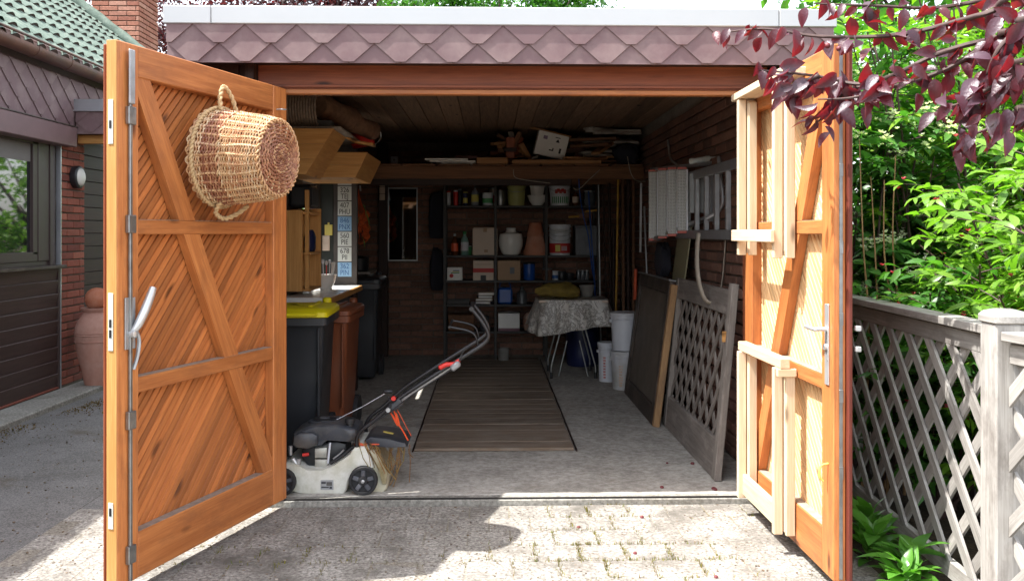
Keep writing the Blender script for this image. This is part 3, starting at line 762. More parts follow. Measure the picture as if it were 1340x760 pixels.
# right leaf ironmongery
bxr('handle_plate', WR-.075, WR-.035, .78, 1.1, .0505, .056, chrome, .002)
def rp(x, d, z): return (x, -d, z)
mb = MB(); mb.tube(spline([rp(WR-.055, .056, 1.0), rp(WR-.055, .09, 1.0), rp(WR-.068, .1, .998), rp(WR-.16, .1, 1.0)], 6), [.009]*19, 8); mb.build('lever_handle', chrome, dr, smooth=50)
mb = MB(); mb.tube([rp(WR-.055, .056, .93), rp(WR-.055, .066, .93)], .012, 10); mb.build('lock_cylinder', chrome, dr, smooth=40)
box('edge_strip', WR, WR+.003, -.027, -.013, .03, 2.1, steel, dr, .001)
for z in (.42, .72, 1.02, 1.3, 1.6): box('edge_keeper', WR+.003, WR+.006, -.028, -.012, z, z+.05, steel, dr, .001)
for z in (.92, 1.0): bxr('latch_bolt', WR+.003, WR+.03, z, z+.02, -.05, -.03, chrome, .002)
mb = MB(); mb.tube(spline([rp(WR-.05, .05, .47), rp(WR-.05, .08, .46), rp(WR-.05, .085, .42), rp(WR-.05, .07, .4)], 5), .004, 6); mb.build('hook', yellow_ink, dr, smooth=50)

# pale batten racks screwed to the right leaf
def rack(label, z0, z1, cap, far_low):
    t = thing('tool_rack', label, 'rack', (1.386, -.045, 0), dr.rotation_euler.z, 'batten racks on the sunlit door leaf')
    def bb(n, x0, x1, d0, d1, a, b_, m=batten_wood):
        y0, y1 = sorted((-d0, -d1)); return box(n, x0, x1, y0, y1, a, b_, m, t, .003)
    for x, d in ((.17, .105), (.72, .105)):
        bb('batten', x, x+.03, d, d+.04, z0, z1); bb('batten', x+.005, x+.033, .056, .1, z0+.01, z1-.005)
        bb('batten', x+.034, x+.054, .058, .098, z0+.0, z1-.015)
    if cap == 'low':
        bb('cross_batten', .15, .77, .147, .167, z0+.07, z0+.125)
    else:
        bb('cross_batten', .14, .785, .085, .13, z1+.001, z1+.045)
        bb('cross_batten', .76, .785, .055, .14, z1-.035, z1)
        bb('cross_batten', .2, .72, .1, .125, z0+.02, z0+.12)
    return t
rack('raw timber batten rack on the upper half of the sunlit door leaf', 1.27, 2.045, 'low', 0)
bb_ = box('cap_rail', 1.24, 1.38, -.93, -.12, 2.05, 2.085, batten_wood, None, .003)
tag(bb_, 'long pale timber rail lying across the top of the upper batten rack', 'timber rail')
rack('raw timber batten rack on the lower half of the sunlit door leaf', .06, .79, 'high', 0)

# ------------------------------------------------------------------ wicker basket
DN = Vector((math.cos(dl.rotation_euler.z+math.pi/2), math.sin(dl.rotation_euler.z+math.pi/2), 0))   # out of the left leaf
DX = Vector((math.cos(dl.rotation_euler.z), math.sin(dl.rotation_euler.z), 0))
c0 = Vector((-1.085, -.045, 0))+DX*.63+DN*.075
bk = thing('wicker_basket', 'two-tone wicker basket with rope handles hanging on the open door', 'basket', (c0.x, c0.y, 1.715))
AX = (DN+Vector((0, 0, -.03))).normalized(); BX = DX-AX*DX.dot(AX); BX.normalize(); CXv = AX.cross(BX)
LB = .305
def rad(t): return .21-.036*t-.01*max(0, t-.85)/.15
def bp(t, a, dr_=0.0): return AX*(LB*t)+(BX*math.cos(a)+CXv*math.sin(a))*(rad(t)+dr_)
wick_a = brickm('red_brown_wicker', [rgb(162, 104, 76), rgb(134, 82, 60), rgb(188, 132, 96), rgb(204, 160, 116)], .55, 60)
wick_b = brickm('honey_wicker', [rgb(226, 196, 150), rgb(198, 146, 98), rgb(234, 210, 172), rgb(184, 124, 86), rgb(220, 186, 140)], .55, 60)
NST = 30
def weave(t0, t1, rows, r, mat, name, amp=.007):
    mb = MB()
    for i in range(rows):
        t = t0+(t1-t0)*(i+.5)/rows; pts = []
        for k in range(NST*4):
            a = 2*math.pi*k/(NST*4); s_ = math.cos(a*NST/1+(math.pi if i % 2 else 0))
            pts.append(bp(t+.004*math.sin(a*5+i), a, amp*s_))
        mb.tube(pts, r*random.uniform(.85, 1.1), 4, closed=True)
    o = mb.build(name, mat, bk, smooth=80); o['kind'] = 'stuff'; return o
weave(.04, .17, 6, .0032, wick_b, 'weave', .006); weave(.17, .4, 11, .0033, wick_a, 'weave', .006); weave(.43, .98, 30, .003, wick_b, 'weave', .006)
mb = MB()
for k in range(NST):
    a = 2*math.pi*k/NST
    mb.tube([bp(t, a+.02*math.sin(9*t+k), .001) for t in np.linspace(-.02, 1, 10)], .0052, 5)
    # scalloped rim loops
    mb.tube(spline([bp(.05, a, .004), bp(-.02, a+.08, .008), bp(-.03, a+.16, .004), bp(.03, a+.24, 0)], 3), .004, 5)
o = mb.build('stakes', wick_b, bk, smooth=80); o['kind'] = 'stuff'
for t, r, m in ((.0, .009, wick_b), (.415, .008, wick_b), (1.0, .009, wick_b)):
    for ph in (0, math.pi):
        mb = MB(); mb.tube([bp(t+.018*math.cos(a*20+ph), a, .008*math.sin(a*20+ph)) for a in np.linspace(0, 2*math.pi, 121)[:-1]], r*.48, 5, closed=True)
        mb.build('braid', m, bk, smooth=80)
mb = MB(); pts = []
rb = rad(1.0)-.004
for row in range(17):
    rr = rb*(row+.7)/17.5
    pts = [AX*(LB+.006*math.cos(a*16+(math.pi if row % 2 else 0))+.012*(1-(rr/rb)**2))+(BX*math.cos(a)+CXv*math.sin(a))*rr for a in np.linspace(0, 2*math.pi, 65)[:-1]]
    mb.tube(pts, .0046, 4, closed=True)
o = mb.build('base_weave', wick_a, bk, smooth=80); o['kind'] = 'stuff'
mb = MB()
for k in range(16):
    a = 2*math.pi*k/16
    mb.tube([AX*(LB+.004)+(BX*math.cos(a)+CXv*math.sin(a))*rb*s_ for s_ in (.03, .5, 1.0)], .0045, 5)
o = mb.build('base_spokes', wick_b, bk, smooth=80); o['kind'] = 'stuff'
def rope(name, pts, r, parent, m):
    """two-strand laid rope"""
    P = spline(pts, 10)
    for ph in (0, math.pi):
        Q = []
        for i, p in enumerate(P):
            t = (P[min(i+1, len(P)-1)]-P[max(0, i-1)]).normalized()
            u = t.cross(Vector((.3, .2, .9))).normalized(); w = t.cross(u); a = i*.9+ph
            Q.append(p+(u*math.cos(a)+w*math.sin(a))*r*.55)
        mb = MB(); mb.tube(Q, r*.75, 6); mb.build(name, m, parent, smooth=80)
UPv = Vector((0, 0, 1))
rope('rope_handle', [bp(.12, math.pi*.5+.35, .01)if False else AX*.05+UPv*.205+BX*.05, AX*.035+UPv*.265+BX*.035, AX*.03+UPv*.315+BX*.0, AX*.045+UPv*.275-BX*.035, AX*.06+UPv*.205-BX*.055], .009, bk, rope_m)
rope('rope_handle', [AX*.05-UPv*.2+BX*.06, AX*.02-UPv*.245+BX*.045, AX*.03-UPv*.27+BX*.0, AX*.06-UPv*.25-BX*.05, AX*.1-UPv*.21-BX*.08], .009, bk, rope_m)
rope('rope_band', [bp(.06, math.atan2(1, 0)+d_, .012) for d_ in np.linspace(0, math.pi, 14)], .008, bk, rope_m)
rope('rope_band', [bp(.06, math.atan2(1, 0)-d_, .012) for d_ in np.linspace(0, math.pi, 14)], .008, bk, rope_m)

# ------------------------------------------------------------------ wheelie bins
def rrect(hx, hy, r, n=4, cx=0, cy=0, z=0):
    out = []
    for sx, sy, a0 in ((1, 1, 0), (-1, 1, 90), (-1, -1, 180), (1, -1, 270)):
        for k in range(n+1):
            a = R(a0+90*k/n); out.append((cx+sx*(hx-r)+r*math.cos(a), cy+sy*(hy-r)+r*math.sin(a), z))
    return out
def wheelie(label, loc, rz, body_m, lid_m, Hh=.93):
    t = thing('wheelie_bin', label, 'bin', loc, rz, 'wheelie bins along the left garage wall')
    k = Hh/.93
    mb = MB(); zs = [(.04, .175, .2), (.07, .185, .21), (.5*k, .205, .235), (.83*k, .22, .252), (.84*k, .228, .26)]
    mb.loft([rrect(hx, hy, .035, 4, 0, 0, z) for z, hx, hy in zs]); mb.build('body', body_m, t, smooth=40)
    mb = MB(); mb.loft([rrect(hx, hy, .03, 4, 0, -.005, z) for z, hx, hy in ((.815*k, .232, .272), (.82*k, .245, .288), (.865*k, .247, .29), (.87*k, .24, .284))]); mb.build('rim', body_m, t, smooth=40)
    mb = MB(); mb.loft([rrect(hx, hy, .035, 4, 0, -.012, z) for z, hx, hy in ((.868*k, .243, .288), (.872*k, .25, .297), (.9*k, .25, .297), (.918*k, .235, .27), (.926*k, .17, .2), (.928*k, .02, .02))])
    lid = mb.build('lid', lid_m, t, smooth=40)
    mb = MB(); mb.box(-.19, .19, -.33, -.29, .878*k, .9*k, .008); mb.build('lid_grip', lid_m, lid)
    for s_ in (-1, 1):
        mb = MB(); mb.lathe([(.018, 0), (.03, .01), (.03, .04), (.02, .05)], 12, Matrix.Translation((s_*.17, .24, .905*k))); mb.build('lid_knob', lid_m, lid, smooth=40)
        mb = MB(); mb.box(s_*.13-.012, s_*.13+.012, -.2, .2, .924*k, .936*k, .005); mb.build('lid_rib', lid_m, lid)
        mb = MB(); mb.lathe([(.05, -.025), (.1, -.02), (.1, .02), (.05, .025)], 20, axes((0, 1, 0), (0, 0, 1), (1, 0, 0), (s_*.2, .22, .1))); mb.build('wheel', rubber, t, smooth=40)
        mb = MB(); mb.box(s_*.19-.008, s_*.19+.008, -.268, -.235, .2*k, .8*k, .004); mb.build('corner_rib', body_m, t)
    mb = MB(); mb.tube([(-.22, .33, .88*k), (.22, .33, .88*k)], .014, 10); mb.build('handle_bar', body_m, t, smooth=50)
    for x in (-.2, 0, .2):
        mb = MB(); mb.box(x-.012, x+.012, .26, .335, .85*k, .89*k, .004); mb.build('handle_bracket', body_m, t)
    mb = MB(); mb.tube([(-.2, .22, .1), (.2, .22, .1)], .011, 8); mb.build('axle', steel, t, smooth=50)
    return t
wheelie('black wheelie bin with bright yellow lid behind the lawn mower', (-1.235, 1.06, 0), R(2), bin_black, yellow_pl)
wheelie('brown wheelie bin with brown lid behind the yellow-lidded one', (-1.175, 1.72, 0), R(-2), bin_brown, bin_brown, .88)
wheelie('all-black wheelie bin standing deepest in the garage by the workbench', (-1.25, 3.95, 0), R(1), bin_black, bin_black, .98)

# ------------------------------------------------------------------ lawn mower (nose to the left)
mw = thing('lawn_mower', 'old white petrol lawn mower with black engine parked on the threshold', 'lawn mower', (-.86, .3, 0))
def ML(u, v, y): return W(u, v, y)-Vector((-.86, .3, 0))
YN, YF = -.2, .2
def pillow(name, pts, y0, y1, mat, inset=.012, parent=mw, sm=40):
    c = (sum(p[0] for p in pts)/len(pts), sum(p[1] for p in pts)/len(pts))
    def ring(y, k): return [(c[0]+(x-c[0])*k, y, c[1]+(z-c[1])*k) for x, z in pts]
    w = max(max(p[0] for p in pts)-min(p[0] for p in pts), .02); k1 = 1-2*inset/w
    mb = MB(); mb.loft([ring(y0, k1*.985), ring(y0+inset*.35, 1-(1-k1)*.3), ring(y0+inset, 1), ring(y1-inset, 1), ring(y1-inset*.35, 1-(1-k1)*.3), ring(y1, k1*.985)])
    return mb.build(name, mat, parent, smooth=sm, fixn=True)
def prof(uv, y): return [(ML(u, v, y).x, ML(u, v, y).z) for u, v in uv]
yd = .1
deck = pillow('deck', prof([(376, 642), (368, 630), (368, 611), (374, 606), (385, 608), (399, 615), (421, 615), (436, 609), (450, 600), (461, 592), (465, 585), (479, 585), (485, 596), (489, 612), (480, 612), (467, 616), (458, 626), (453, 642), (449, 648), (420, 649), (395, 647)], yd), YN, YF, white_deck, .02)
pillow('rear_skirt', prof([(462, 645), (460, 614), (478, 592), (486, 592), (500, 612), (508, 622), (506, 640), (502, 645)], yd+.02), YN+.02, YF-.02, mossy_deck, .02)
pillow('chute_guard', prof([(484, 590), (492, 590), (507, 618), (505, 634), (500, 634), (495, 612)], yd), YN-.001, YN+.05, mossy_deck, .006)
mb = MB(); mb.box(-.2, .2, YN+.04, YF-.04, .05, .12, .02); mb.build('under_deck', black_pl, mw)
def wheel(cx_, cz, r, y, wd=.045):
    t = MB(); M = axes((1, 0, 0), (0, 0, 1), (0, -1, 0), (cx_, y, cz))
    t.lathe([(r*.72, 0), (r*.8, .004), (r*.96, .004), (r, .012), (r, wd-.008), (r*.95, wd), (r*.8, wd), (r*.76, wd-.014), (r*.34, wd-.014), (r*.3, wd-.001), (r*.12, wd)], 28, M, capb=False, capt=True); w = t.build('wheel', rubber, mw, smooth=35)
    for k in range(5):
        a = 2*math.pi*k/5+.3
        s_ = MB(); s_.cbox(r*.46, r*.3, .012, .004, M @ Matrix.Rotation(a, 4, 'Z') @ Matrix.Translation((r*.54, 0, wd-.009))); s_.build('spoke', spoke_m, w)
    b = MB(); b.lathe([(.009, 0), (.009, .006), (.004, .008)], 12, M @ Matrix.Translation((0, 0, wd))); b.build('bolt', chrome, w, smooth=40)
p = ML(475, 632, .06); wheel(p.x, .075, .076, YN-.002)
p = ML(369, 634, .06); wheel(p.x, .07, .071, YN-.002)
wheel(ML(475, 632, .06).x, .075, .076, YF+.047); wheel(ML(369, 634, .06).x, .07, .071, YF+.047)
# sticker
mb = MB(); q = ML(428, 634, .1); st = mb
st.box(q.x-.034, q.x+.034, YN-.0022, YN-.0002, q.z-.026, q.z+.026, 0); stk = st.build('sticker', plain('silver_label', rgb(168, 170, 172), .35, .4, var=.15, ns=60), mw)
for i, (dx, dz, w_, h_) in enumerate([(-.018, .012, .024, .012), (.012, .006, .03, .02), (-.01, -.012, .04, .008), (.02, -.014, .014, .012)]):
    mb = MB(); mb.box(q.x+dx-w_/2, q.x+dx+w_/2, YN-.003, YN-.0023, q.z+dz-h_/2, q.z+dz+h_/2, 0); mb.build('sticker_print', engine_bl, stk)
# engine
ye0, ye1 = -.14, .14
pillow('engine_cowl', prof([(381, 580), (382, 568), (389, 564), (402, 558), (414, 556), (440, 556), (455, 559), (466, 563), (468, 574), (460, 579), (440, 577), (428, 577), (420, 584), (404, 587), (388, 585)], .16), ye0, ye1, engine_bl, .03)
pillow('air_filter_cover', prof([(383, 582), (384, 570), (392, 566), (410, 566), (416, 570), (415, 582), (404, 587), (388, 586)], .14), ye0-.03, ye0+.03, engine_bl, .015)
e = ML(424, 551, .28)
for r_, z0_, z1_, m_ in ((.088, -.025, .006, engine_bl), (.062, .006, .016, black_pl), (.03, .016, .022, engine_bl)):
    mb = MB(); mb.lathe([(r_, z0_), (r_, z1_-.004), (r_-.006, z1_)], 24, Matrix.Translation((e.x, 0, e.z))); mb.build('starter_housing', m_, mw, smooth=35)
e = ML(457, 556, .2)
mb = MB(); mb.lathe([(.022, -.02), (.022, .0), (.028, .002), (.028, .022), (.022, .026)], 16, Matrix.Translation((e.x, -.08, e.z+.01))); mb.build('fuel_cap', black_pl, mw, smooth=40)
pillow('engine_block', prof([(394, 600), (394, 586), (440, 578), (452, 582), (452, 600), (440, 612), (402, 613)], .18), -.1, .1, black_pl, .012)
pillow('cylinder', prof([(411, 600), (411, 588), (427, 586), (427, 600)], .15), -.135, -.08, plain('cast_aluminium', rgb(176, 174, 164), .45, .4, var=.2, ns=30), .006)
pillow('crankcase', prof([(411, 613), (411, 602), (428, 602), (428, 613)], .15), -.132, -.08, MATS['cast_aluminium'], .005)
mb = MB(); mb.tube([ML(432, 579, .15), ML(429, 606, .15)], .006, 6); mb.build('bracket', white_pl, mw, smooth=40)
for uv, r_, m_ in (([(380, 595), (380, 583)], .011, alu), ([(383, 600), (389, 607), (391, 600)], .012, chrome), ([(396, 595), (404, 594)], .009, red_pl), ([(436, 600), (444, 594), (450, 588)], .005, alu), ([(432, 606), (448, 596), (462, 584)], .009, black_pl)):
    mb = MB(); mb.tube(spline([ML(a, b_, .14) for a, b_ in uv], 5), r_, 8); mb.build({0: 'a'}.get(1, 'fitting') if m_ is not red_pl else 'spark_plug_lead', m_, mw, smooth=50)
# handle bars: two side tubes, grip bar and bail across
side_uv = [(468, 590), (467, 574), (475, 561), (492, 548), (520, 523), (560, 496), (604, 468), (628, 453), (638, 443), (638, 434), (630, 420), (617, 404)]
for y, nm in ((.12, 'handle_tube'), (.48, 'handle_tube')):
    P = spline([ML(u, v, .12) for u, v in side_uv], 6); P = [Vector((q.x, y-.3, q.z)) for q in P]
    mb = MB(); mb.tube(P, .0115, 10); ht = mb.build(nm, black_tube, mw, smooth=60)
    P = spline([ML(u, v, .12) for u, v in ((626, 455), (622, 440), (612, 433), (588, 428))], 6); P = [Vector((q.x, y-.3+.014, q.z)) for q in P]
    mb = MB(); mb.tube(P, .006, 8); mb.build('bail_arm', black_tube, mw, smooth=60)
q = ML(617, 404, .12); mb = MB(); mb.tube([(q.x, -.192, q.z), (q.x, .192, q.z)], .0125, 10); mb.build('grip_bar', black_tube, mw, smooth=60)
q = ML(588, 428, .12); mb = MB(); mb.tube([(q.x, -.175, q.z), (q.x, .2, q.z)], .007, 8); mb.build('bail_bar', black_tube, mw, smooth=60)
P = [ML(u, v, .16) for u, v in ((512, 533), (548, 508), (590, 480))]; mb = MB(); mb.tube(P, .009, 8); mb.build('lower_tube', alu, mw, smooth=60)
P = spline([ML(u, v, .11) for u, v in ((574, 482), (584, 477), (596, 476), (601, 470))], 5); mb = MB(); mb.tube(P, [.004]+[.013]*13+[.008, .006], 8); mb.build('throttle_lever', red_pl, mw, smooth=50)
mb = MB(); q = ML(596, 478, .12); mb.cbox(.06, .03, .035, .012, Matrix.Translation((q.x, q.y-.016, q.z)) @ Matrix.Rotation(R(-38), 4, 'Y')); mb.build('throttle_box', plain('silver_plastic', rgb(150, 152, 156), .35, .4), mw, smooth=40)
for u, v in ((508, 536), (515, 521)):
    mb = MB(); q = ML(u, v, .1); mb.lathe([(.012, -.01), (.014, 0), (.012, .01)], 12, axes((1, 0, 0), (0, 0, 1), (0, 1, 0), q)); mb.build('clamp_bolt', red_pl if v < 530 else alu, mw, smooth=40, fixn=True)
mb = MB(); q = ML(518, 529, .12); mb.cbox(.075, .03, .045, .012, Matrix.Translation(q) @ Matrix.Rotation(R(-35), 4, 'Y')); mb.build('clamp_bracket', engine_bl, mw, smooth=40)
P = [ML(440, 549, .3), ML(474, 532, .25), ML(505, 514, .2)]; mb = MB(); mb.tube(P, .0022, 5); mb.build('starter_rope', white_pl, mw)
mb = MB(); q = ML(508, 512, .18); mb.cbox(.05, .02, .02, .007, Matrix.Translation(q)); mb.build('starter_grip', black_pl, mw, smooth=50)
for uv in ([(600, 476), (606, 460), (622, 448)], [(507, 518), (512, 530), (505, 540)], [(470, 565), (490, 552), (509, 540), (540, 516), (590, 484)]):
    mb = MB(); mb.tube(spline([ML(u, v, .1) for u, v in uv], 6), .003, 5); mb.build('control_cable', rubber, mw, smooth=60)
# discharge flap and its orange springs, dried clippings
pillow('discharge_flap', prof([(480, 571), (487, 566), (510, 568), (532, 574), (535, 579), (520, 580), (488, 579)], .25), -.15, .15, engine_bl, .01)
mb = MB(); q = ML(508, 569, .2); mb.cbox(.055, .03, .002, .0005, Matrix.Translation((q.x, -.09, q.z+.012)) @ Matrix.Rotation(R(12), 4, 'Y')); mb.build('warning_label', yellow_ink, mw)
mb = MB(); mb.tube([ML(464, 580, .14), ML(480, 582, .14)], .008, 6); mb.tube([ML(486, 581, .14), ML(532, 581, .2)], .004, 6); mb.build('hinge_strip', orange_pl, mw)
for uv in ([(511, 540), (525, 560), (534, 576)], [(515, 536), (519, 548), (521, 556)], [(520, 536), (530, 555), (538, 570)], [(512, 541), (520, 556), (522, 552), (518, 540)]):
    mb = MB(); mb.tube(spline([ML(u, v, .14) for u, v in uv], 6), .0045 if uv[0][0] < 519 else .002, 6); mb.build('spring_cord', orange_pl, mw, smooth=60)
mb = MB()
for i in range(46):
    base = random.choice(((480, 582, .12), (490, 584, .12), (513, 583, .2), (528, 582, .22), (524, 582, .2), (476, 580, .12)))
    u = base[0]+random.gauss(0, 4); v = base[1]+random.gauss(0, 3); y = base[2]+random.gauss(0, .02); L = random.uniform(10, 55)*(1 if base[0] > 500 else .9)
    if base[0] < 500: P = [ML(u, v, y), ML(u+L*.25+random.gauss(0, 2), v+L*.5, y), ML(u+L*.45+random.gauss(0, 3), v+L*.95, y)]
    else: P = [ML(u, v, y), ML(u-2+random.gauss(0, 3), v+L*.5, y), ML(u-3+random.gauss(0, 6), v+L, y)]
    P = [(p_.x, p_.y, max(p_.z, .003)) for p_ in P]
    mb.tube(P, .002, 4, cap=False)
o = mb.build('dry_clippings', leafm('dried_grass', [rgb(150, 104, 62), rgb(120, 88, 52), rgb(168, 134, 84), rgb(132, 120, 70)], .2, .8, .2), mw); o['kind'] = 'stuff'

# ------------------------------------------------------------------ pit cover planks on the floor
pit = thing('pit_cover', 'long cover of worn brown floor planks down the middle of the garage', 'pit cover', (.03, 3.1, 0))
y = 1.0
while y < 5.15:
    w = random.uniform(.17, .215)
    mb_ = box('plank', -.5+random.uniform(-.006, .006), .51+random.uniform(-.006, .006), y-3.1+.003, y+w-3.1-.003, .002, .02+random.uniform(-.002, .002), pit_wood, pit, .004); y += w
for x in (-.512, .524): box('edge_iron', x-.005, x+.005, -2.11, 2.05, .001, .012, dark_wood, pit, .002)

# ------------------------------------------------------------------ steel rack on the back wall
SY0, SY1 = 5.08, 5.48
SHZ = [1.678, 1.14, .868, .61, .32]
rk = thing('storage_rack', 'dark steel storage rack full of tins and boxes against the back wall', 'rack', (.35, 5.28, 0))
for z in SHZ: box('shelf', -.82, .82, -.2, .2, z-.025, z, shelf_steel, rk, .002)
for x in (-.83, -.28, .27, .83):
    for yy in (-.2, .2): box('upright', x-.014, x+.014, yy-.014, yy+.014, 0, 1.98, shelf_steel, rk, .002)
def shx(u): return W(u, 300, 5.15).x
def lobj(name, label, cat, u, z, y=5.16, group=None): return thing(name, label, cat, (W(u, 300, y).x, y, z+.001), 0, group)
def px(n, y=5.15): return n*(y+DCAM)/FPX
def lath(parent, name, prof, mat, n=20, z=0): 
    mb = MB(); mb.lathe(prof, n); return mb.build(name, mat, parent, smooth=40, loc=(0, 0, z))
def can(label, u, wpx, hpx, zs, body, lidm=None, band=None, name='tin', cat='tin', y=5.16, neck=None):
    t = lobj(name, label, cat, u, zs, y); r = px(wpx, y)/2; h = px(hpx, y)
    if neck:
        lath(t, 'body', [(r*.9, 0), (r, .006), (r, h*.6), (r*.75, h*.72), (neck*r, h*.82), (neck*r, h*.88)], body)
        lath(t, 'cap', [(neck*r*1.15, h*.88), (neck*r*1.15, h*.98), (neck*r*.6, h)], lidm or black_pl)
    else:
        lath(t, 'body', [(r*.96, 0), (r, .004), (r, h*.9), (r*.97, h*.92)], body)
        if lidm: lath(t, 'lid', [(r*1.02, h*.9), (r*1.02, h*.97), (r*.9, h), (r*.3, h)], lidm)
        else: lath(t, 'rim', [(r*1.02, h*.9), (r*1.03, h*.93), (r*1.02, h*.95), (r*.95, h*.95)], body)
    if band: lath(t, 'label_band', [(r*1.006, h*.18), (r*1.006, h*.55)], band)
    return t
def bucket(label, u, wpx, hpx, zs, body, band=None, y=5.16, lid=False, cat='bucket', taper=.82, group=None, bail=True):
    t = lobj('bucket', label, cat, u, zs, y, group); r = px(wpx, y)/2; h = px(hpx, y)
    mb = MB(); mb.lathe([(r*taper, 0), (r*taper+.002, .004), (r*.96, h*.86), (r*1.02, h*.87), (r*1.02, h*.92), (r*.98, h*.93), (r, h*.985), (r*1.02, h), (r*.94, h), (r*.9, h*.8), (r*taper*.92, .01)], 26, capt=True); b = mb.build('body', body, t, smooth=40)
    if lid: lath(t, 'lid', [(r*1.03, h*.96), (r*1.05, h*.97), (r*1.05, h*1.02), (r*.95, h*1.03), (r*.2, h*1.03)], body, 26)
    if bail:
        mb = MB(); mb.tube(spline([(-r*1.03, -.01, h*.9), (-r*.7, -r*.75, h*.72), (0, -r*1.06, h*.66), (r*.7, -r*.75, h*.72), (r*1.03, -.01, h*.9)], 6), .0025, 5); mb.build('bail', steel, t, smooth=60)
    if band: lath(t, 'label_band', [(r*(taper+(.96-taper)*.1)+.003, h*.1), (r*(taper+(.96-taper)*.58)+.003, h*.55)], band, 26)
    return t
def bx_thing(name, label, cat, u0, u1, v0, v1, dep, y, mat, z=None, b=.004, rz=0, flaps=False, tape=None):
    a = W(u0, v1, y); c = W(u1, v0, y); w = c.x-a.x; h = c.z-a.z; z = a.z if z is None else z
    t = thing(name, label, cat, ((a.x+c.x)/2, y, z+.001), rz)
    box('body', -w/2, w/2, 0, dep, 0, h, mat, t, b)
    if flaps: box('lid_flap', -w*.46, w*.46, .01, dep-.01, h+.001, h+.008, mat, t, .002)
    if tape: box('tape', -w/2-.001, w/2+.001, -.0015, -.0002, *tape, t, 0)
    return t, w, h
Z1, Z2, Z3, Z4, Z5 = SHZ
can('white spray can with red cap at the near end of the top shelf', 587, 5, 19, Z1, white_pl, red_pl, name='spray_can', cat='spray can')
can('red spray can on the top shelf', 596.5, 6, 20, Z1, red_pl, white_pl, name='spray_can', cat='spray can')
can('blue and yellow tall tin on the top shelf', 609, 6, 18, Z1, navy_pl, yellow_ink, yellow_ink)
can('grey bottle with conical top and yellow label on the top shelf', 621.5, 10, 26, Z1, plain('grey_bottle', rgb(126, 130, 138), .4), None, yellow_ink, 'bottle', 'bottle', neck=.28)
can('white tin with green label on the top shelf', 638, 14, 17, Z1, white_pl, white_pl, green_ink)
can('bare steel tin next to the green bucket on the top shelf', 655, 13, 20, Z1, steel, steel)
bucket('pale yellow-green plastic bucket on the top shelf', 675.5, 25, 26, Z1, plain('pale_olive_plastic', rgb(164, 164, 100), .45, var=.1))
t = lobj('bowl', 'white mixing bowl under a white pot on the top shelf', 'bowl', 703, Z1); lath(t, 'body', [(.05, 0), (.055, .006), (.09, .05), (.112, .11), (.116, .112), (.108, .112), (.086, .055), (.05, .012)], white_cer)
t = lobj('flower_pot', 'white pot standing upside up in the mixing bowl', 'pot', 703, Z1+.1); lath(t, 'body', [(.062, 0), (.066, .006), (.08, .1), (.086, .102), (.086, .122), (.076, .122), (.06, .02)], white_cer)
tb = bucket('white bucket with red and green print on the top shelf', 732.5, 29, 27, Z1, white_pl)
r_ = px(29)/2
for k in range(9):
    a = -math.pi/2+(k-4)*.22; mb = MB(); mb.cbox(.012, .002, .07, 0, Matrix.Translation((r_*.9*math.cos(a), r_*.9*math.sin(a), .06)) @ Matrix.Rotation(a+math.pi/2, 4, 'Z')); mb.build('print_stripe', green_ink, tb)
for k in range(5):
    a = -math.pi/2+(k-2)*.2; mb = MB(); mb.cbox(.03, .002, .04, 0, Matrix.Translation((r_*.96*math.cos(a), r_*.96*math.sin(a), .15+.01*(k % 2))) @ Matrix.Rotation(a+math.pi/2, 4, 'Z')); mb.build('print_patch', red_ink, tb)
can('brown bottle with cream label at the far end of the top shelf', 753, 8, 21, Z1, plain('brown_glass', rgb(96, 56, 32), .2), black_pl, pale_box, 'bottle', 'bottle', neck=.4)
can('clear glass jar beside the brown bottle on the top shelf', 771, 14, 20, Z1, plain('grey_glass', rgb(96, 100, 104), .15), alu, None, 'jar', 'jar')
can('dark bottle with orange label on the second shelf', 595, 9, 28, Z2, plain('amber_glass', rgb(88, 48, 20), .2), alu, orange_pl, 'bottle', 'bottle', neck=.35)
can('pale green spray bottle beside the dark bottle on the second shelf', 608, 10, 31, Z2, plain('mint_plastic', rgb(120, 156, 144), .4), green_ink, white_pl, 'bottle', 'bottle', neck=.4)
t, w, h = bx_thing('cardboard_box', 'tall beige cardboard box on the second shelf', 'box', 618.5, 651, 299, 334, .3, 5.12, pale_box, Z2, flaps=True)
box('tape', -.02, .02, -.001, -.0002, h-.04, h, cardboard, t, 0); box('stamp', -.01, .03, -.0012, -.0003, .03, .06, cardboard, t, 0)
t = lobj('lidded_vase', 'ribbed white ceramic vase with lid on the second shelf', 'vase', 668.5, Z2); n = 36
prof = [(.075, 0), (.1, .02), (.128, .1), (.132, .16), (.12, .22), (.115, .232)]
mb = MB(); mb.loft([[((r*(1+.022*math.cos(k*math.pi)))*math.cos(2*math.pi*k/n), (r*(1+.022*math.cos(k*math.pi)))*math.sin(2*math.pi*k/n), z) for k in range(n)] for r, z in prof]); mb.build('body', white_cer, t, smooth=50)
lath(t, 'lid', [(.1, .233), (.06, .25), (.05, .275), (.056, .285), (.05, .295), (.01, .297)], white_cer)
for i, (zz, k) in enumerate(((0, 1.0), (.205, .72))):
    t = lobj('flower_pot', ['large terracotta pot turned upside down on the second shelf', 'small terracotta pot upside down on top of the large one'][i], 'pot', 700.5, Z2+zz)
    r = .128*k; lath(t, 'body', [(r*1.0, 0), (r*1.0, .055*k), (r*.93, .056*k), (r*.7, .2*k), (r*.66, .204*k), (r*.05, .205*k)], terra, 24)
